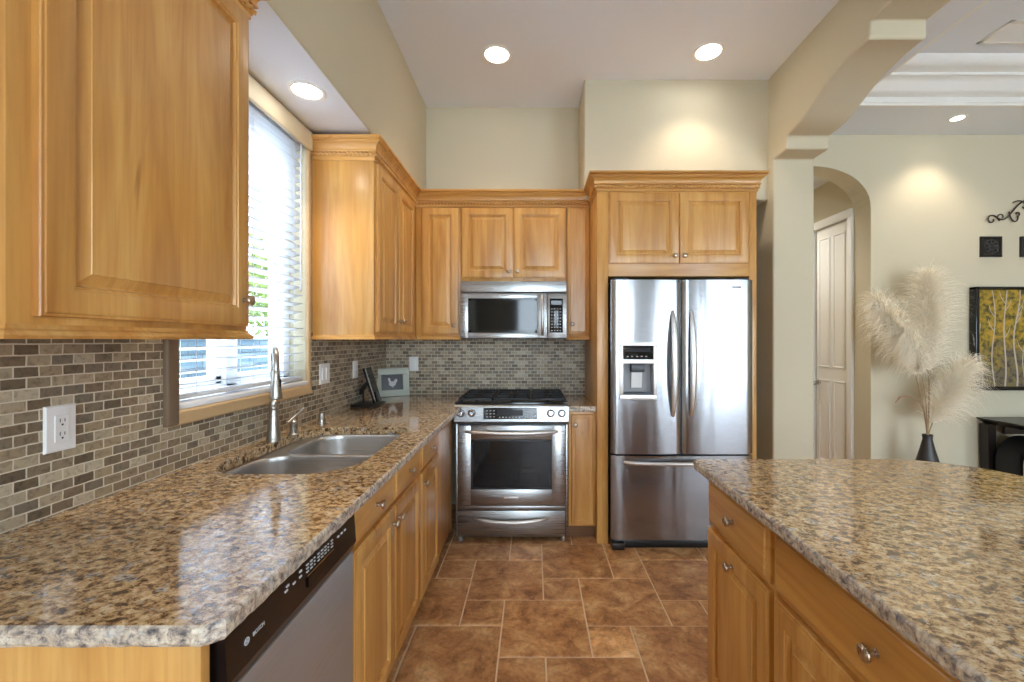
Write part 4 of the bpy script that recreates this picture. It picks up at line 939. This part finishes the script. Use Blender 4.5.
# ------------------------------------------------------------------ refrigerator
rf = thing('refrigerator', 'stainless french-door refrigerator with ice dispenser and bottom freezer drawer', 'refrigerator', (0.963, 3.1, 0))
RX0, RX1, RF, RZ1 = 0.502, 1.428, 2.79, 1.752
m = MB(); m.box(RX0 + 0.006, RX1 - 0.006, RF + 0.075, 3.50, 0.03, RZ1 - 0.01, 0.004); m.build('body', DGREY, rf)
def bowed(x0, x1, z0, z1, m_, name, hole=None):
    """door with a gently crowned front and rounded edges"""
    nx = 22; bm = bmesh.new(); cx = (x0 + x1) / 2; hw = (x1 - x0) / 2
    xs = [x0 + (x1 - x0) * i / nx for i in range(nx + 1)]
    def y(x): 
        u = abs(x - cx) / hw; return RF + 0.010 * u ** 2 + (0.012 * max(0, (u - 0.95) / 0.05) ** 2)
    mb = MB()
    poly = [(x0 + 0.004, RF + 0.066)] + [(xx, y(xx)) for xx in xs] + [(x1 - 0.004, RF + 0.066)]
    if hole is None: mb.prism(poly, 2, z0, z1)
    else:
        hx0, hx1, hz0, hz1 = hole
        for za, zb, cut in ((z0, hz0, False), (hz0, hz1, True), (hz1, z1, False)):
            if not cut: mb.prism(poly, 2, za, zb)
            else:
                L = [(x0 + 0.004, RF + 0.066)] + [(xx, y(xx)) for xx in xs if xx < hx0] + [(hx0, y(hx0)), (hx0, RF + 0.066)]
                Rr = [(hx1, RF + 0.066), (hx1, y(hx1))] + [(xx, y(xx)) for xx in xs if xx > hx1] + [(x1 - 0.004, RF + 0.066)]
                mb.prism(L, 2, za, zb); mb.prism(Rr, 2, za, zb)
    return mb.build(name, m_, rf, smooth=40)
DX0, DX1, DZ0, DZ1 = 0.556, 0.796, 0.972, 1.346
ld = bowed(RX0, 0.958, 0.618, RZ1, STEEL_F, 'door', (DX0 + 0.02, DX1 - 0.02, DZ0 + 0.03, DZ1 - 0.02)); rd = bowed(0.966, RX1, 0.618, RZ1, STEEL_F, 'door'); fd = bowed(RX0, RX1, 0.060, 0.606, STEEL_F, 'freezer_drawer')
for dd_, x, s in ((ld, 0.912, 1), (rd, 1.012, -1)):
    m = MB(); n = 22; pts = []
    for i in range(n + 1):
        t = i / n; s_ = math.sin(math.pi * t); pts.append((x - s * (0.010 - 0.02 * s_ * 0.0), RF + 0.012 - 0.052 * s_ ** 0.55, 0.862 + 0.688 * t))
    m.tube(pts, [0.0075 + 0.0055 * math.sin(math.pi * i / n) for i in range(n + 1)], 12, flat=1.7, up=(0, 1, 0)); m.build('handle', STEEL_H, dd_, smooth=60)
arc_handle(fd, 0.585, 1.335, RF + 0.008, 0.564, 0.05, 0.0135, -0.002)
# dispenser
m = MB(); fr = [(DX0, DX1, DZ0, DZ0 + 0.032), (DX0, DX1, DZ1 - 0.024, DZ1), (DX0, DX0 + 0.022, DZ0, DZ1), (DX1 - 0.022, DX1, DZ0, DZ1), (DX0, DX1, 1.206, 1.236)]
for i, (a, b, c_, d_) in enumerate(fr): m.box(a, b, RF - (0.0085 if i in (2, 3) else 0.010), RF + 0.012, c_ + (0.002 if i in (2, 3) else 0), d_ - (0.002 if i in (2, 3) else 0), 0.003)
dsp = m.build('dispenser', STEEL_H, rf)
m = MB(); m.box(DX0 + 0.02, DX1 - 0.02, RF - 0.004, RF + 0.012, 1.234, DZ1 - 0.022); m.build('control_display', BLACKG, dsp)
m = MB(); m.box(DX0 + 0.04, DX1 - 0.045, RF - 0.0055, RF - 0.003, 1.283, 1.309)
m.build('screen', DISPM, dsp)
m = EachButton(MGREY, dsp)
for i in range(5): m.box(DX0 + 0.045 + i * 0.03, DX0 + 0.045 + i * 0.03 + 0.012, RF - 0.0055, RF - 0.003, 1.250, 1.257)
m = MB(); xa, xb, za, zb = DX0 + 0.0205, DX1 - 0.0205, DZ0 + 0.0305, 1.2055
m.box(xa, xb, RF + 0.058, RF + 0.064, za, zb); m.box(xa, xa + 0.005, RF + 0.012, RF + 0.058, za, zb); m.box(xb - 0.005, xb, RF + 0.012, RF + 0.058, za, zb); m.box(xa, xb, RF + 0.012, RF + 0.058, za, za + 0.008)
m.build('recess', MGREY, dsp)
m = MB(); m.box(DX0 + 0.075, DX1 - 0.075, RF + 0.004, RF + 0.05, 1.150, 1.2055, 0.006); m.build('chute', DGREY, dsp)
m = MB(); m.prism([(RF + 0.035, 1.15), (RF + 0.045, 1.15), (RF + 0.056, 1.045), (RF + 0.050, 1.045)], 0, DX0 + 0.085, DX1 - 0.085); m.build('lever', PLATE, dsp)
m = MB(); m.box(DX0 + 0.03, DX1 - 0.03, RF + 0.006, RF + 0.055, DZ0 + 0.036, DZ0 + 0.046, 0.002); m.build('drip_tray', DGREY, dsp)
m = MB(); m.box(1.285, 1.345, RF - 0.000, RF + 0.010, 1.698, 1.709, 0.0005); bd = m.build('badge', MGREY, rd)
text('badge_text', 'KitchenAid', 0.009, (1.315, RF - 0.0008, 1.7035), FACE_Y, PLATE, bd)
for x0, x1 in ((RX0 + 0.02, RX0 + 0.11), (RX1 - 0.10, RX1 - 0.02)):
    m = MB(); m.box(x0, x1, RF + 0.02, RF + 0.14, RZ1 - 0.010, RZ1 + 0.014, 0.004); m.build('hinge_cover', DGREY, rf)
m = MB(); m.box(RX0 + 0.02, RX1 - 0.01, RF + 0.025, RF + 0.10, 0.0, 0.052, 0.003); m.build('base_grille', BLACKP, rf)
m = MB(); m.box(RX0 + 0.006, RX0 + 0.085, RF - 0.012, RF + 0.05, 0.0, 0.045, 0.004); m.build('foot', BLACKP, rf)

# ------------------------------------------------------------------ things on the counter
ph = thing('phone_stand', 'black phone stand with tilted panel and handset in the counter corner', 'phone', (-1.12, 2.97, CZ1))
m = MB(); m.box(-1.212, -1.045, 2.83, 3.03, CZ1, CZ1 + 0.020, 0.008, 3); m.build('base', BLACKP, ph)
def slant(m, x0, z0, x1, z1, y0, y1, t):
    d = Vector((x1 - x0, z1 - z0)).normalized(); n = Vector((d.y, -d.x)) * t / 2
    m.prism([(x0 - n.x, z0 - n.y), (x0 + n.x, z0 + n.y), (x1 + n.x, z1 + n.y), (x1 - n.x, z1 - n.y)], 1, y0, y1); return m
slant(MB(), -1.080, CZ1 + 0.015, -1.155, CZ1 + 0.255, 2.91, 3.03, 0.016).build('panel', BLACKG, ph)
slant(MB(), -1.0695, CZ1 + 0.018, -1.1445, CZ1 + 0.258, 2.908, 2.914, 0.006).build('chrome_edge', CHROME, ph)
m = MB(); m.tube([(-1.06, 2.97, CZ1 + 0.018), (-1.075, 2.97, CZ1 + 0.07), (-1.09, 2.97, CZ1 + 0.09)], 0.007, 8); m.build('prop', BLACKP, ph)
m = MB(); m.tube([(-1.185, 2.93, CZ1 + 0.075), (-1.170, 2.925, CZ1 + 0.105), (-1.150, 2.92, CZ1 + 0.135), (-1.128, 2.915, CZ1 + 0.160)], [0.010, 0.017, 0.017, 0.011], 12, flat=0.6); m.tube([(-1.165, 2.94, CZ1 + 0.02), (-1.165, 2.93, CZ1 + 0.1)], 0.006, 8); m.build('handset', BLACKP, ph, smooth=60)

pf = thing('picture_frame', 'small pale painted frame with a white hen picture leaning in the corner', 'picture frame', (-1.08, 3.42, CZ1))
ang = R(30); Mf = Matrix.Translation((-1.118, 3.400, CZ1 + 0.001)) @ Matrix.Rotation(ang, 4, 'Z') @ Matrix.Rotation(R(-9), 4, 'X')
def inf(mb, name, m_, par, **k):
    bmesh.ops.transform(mb.bm, matrix=Mf, verts=mb.bm.verts[:]); return mb.build(name, m_, par, **k)
FW, FH = 0.265, 0.222
m = MB(); bw = 0.05
for a, b, c_, d_ in ((-FW / 2, FW / 2, 0, bw), (-FW / 2, FW / 2, FH - bw, FH), (-FW / 2, -FW / 2 + bw, bw - 0.001, FH - bw + 0.001), (FW / 2 - bw, FW / 2, bw - 0.001, FH - bw + 0.001)): m.box(a, b, -0.011, 0.011, c_, d_, 0.003)
fr_ = inf(m, 'frame', FRAMEM, pf)
m = MB(); m.box(-FW / 2 + 0.045, FW / 2 - 0.045, 0.0, 0.006, 0.045, FH - 0.045); pic = inf(m, 'picture', BLACKP, pf)
m = MB(); cx_, cz_ = 0.0, 0.108     # hen silhouette: body, tail, neck, head
def disc(cx, cz, rx, rz, tilt=0):
    pts = []
    for i in range(18):
        a = 2 * math.pi * i / 18; x, z = rx * math.cos(a), rz * math.sin(a); pts.append((cx + x * math.cos(tilt) - z * math.sin(tilt), cz + x * math.sin(tilt) + z * math.cos(tilt)))
    m.prism(pts, 1, -0.0012, 0.0008)
disc(0.002, 0.098, 0.027, 0.020); disc(0.026, 0.118, 0.012, 0.020, -0.5); disc(-0.016, 0.116, 0.009, 0.024, 0.35); disc(-0.022, 0.138, 0.008, 0.008); m.prism([(-0.030, 0.136), (-0.037, 0.133), (-0.029, 0.141)], 1, -0.0012, 0.0008); m.box(-0.002, 0.001, -0.0012, 0.0008, 0.068, 0.082); m.box(0.006, 0.009, -0.0012, 0.0008, 0.068, 0.082)
inf(m, 'hen_motif', MARK, pic)
m = MB(); m.prism([(0.008, 0.15), (0.010, 0.15), (0.085, 0.02), (0.080, 0.02)], 0, -0.02, 0.02); inf(m, 'easel_back', BLACKP, pf)

# ------------------------------------------------------------------ ceiling fittings
def downlight(x, y, z, r, label, power, spot=110, tint=(1.0, 0.86, 0.68)):
    t = thing('recessed_light', label, 'ceiling light', (x, y, z), 'recessed ceiling lights')
    m = MB(); m.lathe([(r, 0), (r, 0.004), (r - 0.006, 0.008), (r - 0.018, 0.006), (r - 0.020, 0.0)], (x, y, z), (0, 0, -1), 32); m.build('trim_ring', WHITE, t, smooth=40)
    m = MB(); m.lathe([(0, 0), (0, 0.0042), (r - 0.019, 0.004), (r - 0.019, 0)][1:], (x, y, z), (0, 0, -1), 32); m.build('lens', LENS, t, smooth=40)
    if power:
        d = bpy.data.lights.new('lamp', 'SPOT'); d.energy = power; d.spot_size = R(spot); d.spot_blend = 0.7; d.shadow_soft_size = 0.05; d.color = tint
        o = bpy.data.objects.new('lamp', d); C.objects.link(o); o.parent = t; o.location = (0, 0, -0.03)
downlight(-0.250, 2.90, ZC, 0.098, 'round recessed light in the kitchen ceiling above the range', LAMP_W)
downlight(1.165, 2.87, ZC, 0.098, 'round recessed light in the kitchen ceiling above the refrigerator', LAMP_W)
downlight(-1.03, 1.95, 2.492, 0.080, 'round recessed light in the soffit above the sink window', LAMP_W * 0.9)
downlight(3.24, 3.29, ZP, 0.058, 'small recessed light in the family room ceiling border', LAMP_W * 0.9)
downlight(2.15, 4.6, 2.86, 0.08, 'added unseen hallway ceiling light brightening the door behind the arch', LAMP_W * 2.6, 150, (1.0, 0.94, 0.86))  # added lamp in an unseen fixture, lifts the dark hall door
vt = thing('ceiling_vent', 'square white air vent in the raised tray ceiling', 'vent', (3.08, 2.7, ZC + 0.02))
m = MB(); vx0, vx1, vy0, vy1, vz = 2.90, 3.27, 2.61, 2.82, ZC + 0.02
for a, b, c_, d_ in ((vx0, vx1, vy0, vy0 + 0.025), (vx0, vx1, vy1 - 0.025, vy1), (vx0, vx0 + 0.025, vy0, vy1), (vx1 - 0.025, vx1, vy0, vy1)): m.box(a, b, c_, d_, vz - 0.008, vz, 0.002)
m.build('frame', WHITE, vt)
m = MB()
for i in range(12):
    y = vy0 + 0.03 + i * 0.0135; m.prism([(y, vz - 0.001), (y + 0.009, vz - 0.007), (y + 0.0105, vz - 0.006), (y + 0.0015, vz)], 0, vx0 + 0.025, vx1 - 0.025)
m.build('louvres', WHITE, vt)

# ------------------------------------------------------------------ family room wall
WB = YB + 0.012
sc_ = MB()
def scroll(pts, r=0.009): sc_.tube([(x, WB - 0.016, z) for x, z in pts], r * 0.58, 8)
def spiral(cx, cz, r0, r1, a0, a1, n=18): return [(cx + (r0 + (r1 - r0) * i / n) * math.cos(R(a0 + (a1 - a0) * i / n)), cz + (r0 + (r1 - r0) * i / n) * math.sin(R(a0 + (a1 - a0) * i / n))) for i in range(n + 1)]
def bez(p, n=16):
    out = []
    for i in range(n + 1):
        t = i / n; q = list(p)
        while len(q) > 1: q = [((1 - t) * a[0] + t * b[0], (1 - t) * a[1] + t * b[1]) for a, b in zip(q, q[1:])]
        out.append(q[0])
    return out
CXs = 4.19
for s in (1, -1):
    f = lambda L: [(CXs + s * (x - CXs), z) for x, z in L]
    scroll(f(spiral(3.775, 2.352, 0.012, 0.036, 380, 110)))
    scroll(f(bez([(3.763, 2.386), (3.83, 2.41), (3.83, 2.30), (3.92, 2.28), (3.93, 2.47), (4.00, 2.50), (4.05, 2.54), (CXs, 2.535)])), 0.010)
    scroll(f(spiral(3.852, 2.375, 0.010, 0.034, -60, 250)), 0.008)
    scroll(f(bez([(3.915, 2.42), (3.94, 2.30), (4.0, 2.33), (3.99, 2.385)])), 0.009)
    scroll(f(spiral(3.985, 2.40, 0.008, 0.022, 200, -90)), 0.008)
    scroll(f(bez([(3.95, 2.49), (4.0, 2.53), (4.06, 2.50), (4.05, 2.45)])), 0.008); scroll(f(spiral(4.04, 2.46, 0.008, 0.02, 180, 380)), 0.008)
tag(sc_.build('wall_scroll', IRON, smooth=60), 'dark wrought iron scroll hung above the two square plaques', 'wall decor')
for i, (x0, lb) in enumerate(((3.69, 'dark square embossed plaque nearest the hall arch'), (4.02, 'dark square embossed plaque cut off by the picture edge'))):
    t = thing('wall_plaque', lb, 'wall decor', (x0 + 0.085, WB, 2.05), 'square plaques above the birch picture')
    m = MB(); m.rings((x0, WB, 2.045), (1, 0, 0), (0, 0, 1), (0, -1, 0), 0.17, 0.17, [(0, 0), (0, 0.018), (0.004, 0.022), (0.018, 0.022), (0.022, 0.014), (0.03, 0.014)]); fr2 = m.build('tile', BLACKP, t, smooth=20)
    m = MB(); cx, cz = x0 + 0.085, 2.13
    for r_ in (0.058, 0.03): m.tube([(cx + r_ * math.cos(R(a)), WB - 0.015, cz + r_ * math.sin(R(a))) for a in range(0, 361, 15)], 0.004, 6)
    for a in range(0, 360, 45): m.tube([(cx + 0.012 * math.cos(R(a)), WB - 0.015, cz + 0.012 * math.sin(R(a))), (cx + 0.045 * math.cos(R(a + 14)), WB - 0.018, cz + 0.045 * math.sin(R(a + 14))), (cx + 0.056 * math.cos(R(a)), WB - 0.015, cz + 0.056 * math.sin(R(a)))], 0.004, 6)
    m.build('relief', PLAQ, t, smooth=60)
# birch picture
bp_ = thing('framed_picture', 'black framed picture of pale birch trunks among yellow leaves', 'picture', (4.3, WB, 0.95))
BX0, BX1, BZ0, BZ1 = 3.60, 5.05, 0.948, 1.795
m = MB()
for a, b, c_, d_ in ((BX0, BX1, BZ0, BZ0 + 0.032), (BX0, BX1, BZ1 - 0.025, BZ1), (BX0, BX0 + 0.03, BZ0, BZ1), (BX1 - 0.03, BX1, BZ0, BZ1)): m.box(a, b, WB - 0.062, WB - 0.002, c_, d_, 0.006, 2)
m.build('frame', BLACKG, bp_)
CANV = bpy.data.materials.new('birch_canvas'); CANV.use_nodes = True; nt = CANV.node_tree; b = nt.nodes['Principled BSDF']
ge = N(nt, 'ShaderNodeNewGeometry')
def noi(s, d, di): 
    n_ = N(nt, 'ShaderNodeTexNoise'); n_.inputs['Scale'].default_value = s; n_.inputs['Detail'].default_value = d; n_.inputs['Distortion'].default_value = di; nt.links.new(ge.outputs['Position'], n_.inputs['Vector']); return n_
n1, n2 = noi(26, 5, 0.5), noi(5, 3, 0.3)
ra = ramp(nt, [(0.35, lin((70, 62, 18))), (0.5, lin((142, 120, 28))), (0.65, lin((184, 144, 36)))], n1.outputs['Fac']); rb = ramp(nt, [(0.35, lin((66, 56, 44))), (0.5, lin((104, 92, 72))), (0.65, lin((126, 112, 44)))], n1.outputs['Fac'])
se = N(nt, 'ShaderNodeSeparateXYZ'); nt.links.new(ge.outputs['Position'], se.inputs[0])
ma = N(nt, 'ShaderNodeMath', operation='MULTIPLY_ADD'); ma.inputs[1].default_value = 1.3; ma.inputs[2].default_value = -1.8; nt.links.new(se.outputs['Z'], ma.inputs[0])
ma2 = N(nt, 'ShaderNodeMath', operation='ADD'); nt.links.new(ma.outputs[0], ma2.inputs[0]); nt.links.new(n2.outputs['Fac'], ma2.inputs[1])
rc_ = ramp(nt, [(0.2, (0, 0, 0, 1)), (0.5, (1, 1, 1, 1))], ma2.outputs[0]); mx = N(nt, 'ShaderNodeMix', data_type='RGBA')
nt.links.new(rc_.outputs[0], mx.inputs[0]); nt.links.new(rb.outputs[0], mx.inputs[6]); nt.links.new(ra.outputs[0], mx.inputs[7]); nt.links.new(mx.outputs[2], b.inputs['Base Color']); b.inputs['Roughness'].default_value = 0.5
m = MB(); m.box(BX0 + 0.028, BX1 - 0.028, WB - 0.048, WB - 0.004, BZ0 + 0.03, BZ1 - 0.023); cv = m.build('canvas', CANV, bp_)
random.seed(21); BIRCH = simple('birch_bark_paint', (186, 174, 162), 0.6)
m = MB(); x = BX0 + 0.075
xs_ = [(3.66, 0.009), (3.76, 0.010), (3.845, 0.013), (3.93, 0.013), (4.00, 0.008)] + [(4.08 + i * 0.085 + random.uniform(-.02, .02), random.uniform(0.008, 0.014)) for i in range(11)]
for x, r in xs_:
    ph0 = random.uniform(0, 6); amp = random.uniform(0.008, 0.022); top = BZ1 - 0.03 if r > 0.0095 else BZ1 - random.uniform(0.2, 0.4); pts = []
    lean = random.uniform(-0.03, 0.03)
    for i in range(15): z = BZ0 + 0.035 + (top - BZ0 - 0.035) * i / 14; pts.append((x + lean * i / 14 + amp * math.sin(ph0 + i * 0.5), WB - 0.0482, z))
    m.tube(pts, [r * (1 - 0.35 * i / 14) * 0.55 for i in range(15)], 6, flat=0.12, up=(1, 0, 0))
    for _ in range(3):
        i = random.randint(7, 12); p = pts[i]; s = random.choice((-1, 1)); q = (p[0] + s * 0.05, p[1], min(p[2] + 0.10, BZ1 - 0.03)); m.tube([p, ((p[0] + q[0]) / 2 + s * 0.01, p[1], (p[2] + q[2]) / 2), q], [0.0035, 0.003, 0.0015], 5, flat=0.2, up=(1, 0, 0))
m.build('birch_trunks', BIRCH, cv)
# console table
tb = thing('console_table', 'black console table against the wall under the birch picture', 'table', (4.3, 3.32, 0))
m = MB(); m.prism([(3.64, 0.725), (3.645, 0.715), (3.72, 0.675), (4.96, 0.675), (5.035, 0.715), (5.04, 0.725)], 1, 3.13, 3.545); m.build('tabletop', ESPR, tb, smooth=20)
for x in (3.665, 4.945):
    for y in (3.15, 3.472): 
        m = MB(); m.prism([(x + 0.012, 0), (x + 0.062, 0), (x + 0.068, 0.676), (x + 0.0, 0.676)], 1, y, y + 0.065); m.build('leg', ESPR, tb)
m = MB(); m.box(3.80, 4.88, 3.47, 3.49, 0.60, 0.676); m.build('apron', ESPR, tb)
bg_ = thing('round_bag', 'dark rounded bag with white piping standing under the console table', 'bag', (3.88, 3.36, 0))
m = MB(); m.prism(rrect(3.69, 4.07, 0.0, 0.60, [0.04, 0.04, 0.185, 0.185], 8), 1, 3.27, 3.46); so = m.build('shell', BAGB, bg_, smooth=50)
bv = so.modifiers.new('soft', 'BEVEL'); bv.width = 0.03; bv.segments = 3; bv.limit_method = 'ANGLE'
m = MB(); m.prism(rrect(3.722, 4.035, 0.04, 0.545, [0.04, 0.04, 0.14, 0.14], 8), 1, 3.255, 3.28); m.build('front_pocket', BAGP, bg_, smooth=50)
pp = rrect(3.718, 4.04, 0.035, 0.55, [0.04, 0.04, 0.145, 0.145], 8); m = MB(); m.tube([(x, 3.258, z) for x, z in pp] + [(pp[0][0], 3.258, pp[0][1])], 0.008, 8); m.build('piping', WHITE, bg_, smooth=60)

# ------------------------------------------------------------------ pampas grass in a floor vase
VX, VY = 3.02, 3.30
m = MB(); m.lathe([(0.07, 0), (0.085, 0.02), (0.098, 0.10), (0.10, 0.20), (0.092, 0.32), (0.070, 0.43), (0.045, 0.53), (0.030, 0.60), (0.034, 0.635), (0.030, 0.636), (0.026, 0.60), (0.02, 0.55), (0, 0.55)], (VX, VY, 0), seg=32)
tag(m.build('floor_vase', VASEM, smooth=40), 'dark bottle-necked floor vase holding the pampas grass', 'vase')
random.seed(5)
def plume(pts, L0, L1, rad, nf, label, droop=0.06, side=(0, 0)):
    t = thing('pampas_stalk', label, 'dried plant', (VX, VY, 0.585), 'pampas stalks in the floor vase')
    P = bez(pts_ := pts, 30) if False else None
    def B(u):
        q = [Vector(p) for p in pts]
        while len(q) > 1: q = [a.lerp(b_, u) for a, b_ in zip(q, q[1:])]
        return q[0]
    m = MB(); m.tube([B(i / 24) for i in range(25)], [0.0045 - 0.003 * i / 24 for i in range(25)], 7); m.build('stem', STEMM, t, smooth=60)
    bm = bmesh.new()
    for k in range(nf):
        u = L0 + (1 - L0) * random.random() ** 0.9; p = B(u); ax = (B(min(1, u + 0.02)) - B(u - 0.02)).normalized()
        a = random.uniform(0, 2 * math.pi); o = ax.orthogonal().normalized(); rd_ = Matrix.Rotation(a, 3, ax) @ o
        v = (u - L0) / (1 - L0); env = (0.35 + 0.65 * math.sin(math.pi * min(1, v * 0.85 + 0.12)) ** 0.8)
        L = rad * env * random.choice((random.uniform(0.5, 1.1), random.uniform(0.9, 1.7))) * 2.0; sp_ = random.uniform(0.35, 0.8)
        d = (ax * (1 - sp_ * 0.55) + rd_ * sp_ * 0.9 + Vector((side[0], 0, side[1])) * 0.25).normalized()
        n = 6; prev = None; wdt = random.uniform(0.0018, 0.0034); pos = p.copy(); dirv = d.copy(); sid = d.cross(Vector((random.gauss(0, 1), random.gauss(0, 1), random.gauss(0, 1)))).normalized()
        for i in range(n + 1):
            w_ = wdt * (1 - i / n * 0.85); pr = (bm.verts.new(pos + sid * w_), bm.verts.new(pos - sid * w_))
            if prev: bm.faces.new([prev[0], prev[1], pr[1], pr[0]])
            prev = pr; pos = pos + dirv * (L / n); dirv = (dirv + Vector((random.gauss(0, 0.10), random.gauss(0, 0.10), -droop * (1 + i * 0.9) + random.gauss(0, 0.06)))).normalized()
    mb = MB(); mb.bm.free(); mb.bm = bm; f = mb.build('plume', PAMP, t, smooth=60, normals=False); f['kind'] = 'stuff'
plume([(VX, VY, 0.60), (VX + 0.03, VY, 1.0), (VX + 0.02, VY + 0.03, 1.45), (VX + 0.05, VY + 0.05, 1.86)], 0.42, 1, 0.105, 3600, 'tallest upright cream pampas plume in the dark floor vase', 0.10)
plume([(VX, VY, 0.60), (VX - 0.03, VY, 0.95), (VX - 0.14, VY, 1.36), (VX - 0.42, VY - 0.02, 1.66)], 0.52, 1, 0.10, 2600, 'cream pampas plume leaning towards the hall arch', 0.12, (-0.4, 0))
plume([(VX, VY, 0.60), (VX - 0.02, VY - 0.02, 0.95), (VX - 0.09, VY - 0.05, 1.2), (VX - 0.25, VY - 0.08, 1.42)], 0.55, 1, 0.10, 1900, 'drooping cream pampas plume hanging below the leaning one', 0.18, (-0.4, -0.3))
plume([(VX, VY, 0.60), (VX + 0.03, VY, 0.75), (VX + 0.12, VY - 0.02, 0.95), (VX + 0.30, VY - 0.02, 1.18)], 0.25, 1, 0.10, 3000, 'low cream pampas plume leaning towards the console table', 0.14, (0.4, 0))
m = MB(); pts = [(VX - 0.005, VY, 0.59), (VX - 0.02, VY - 0.01, 0.78), (VX - 0.07, VY - 0.015, 0.88), (VX - 0.16, VY - 0.02, 0.935), (VX - 0.23, VY - 0.02, 0.925), (VX - 0.265, VY - 0.02, 0.88)]
m.tube(pts, [0.004, 0.006, 0.009, 0.010, 0.008, 0.002], 6, flat=0.3); tag(m.build('dried_leaf', LEAFD, smooth=60), 'curled brown dried leaf arching out of the floor vase', 'dried plant')
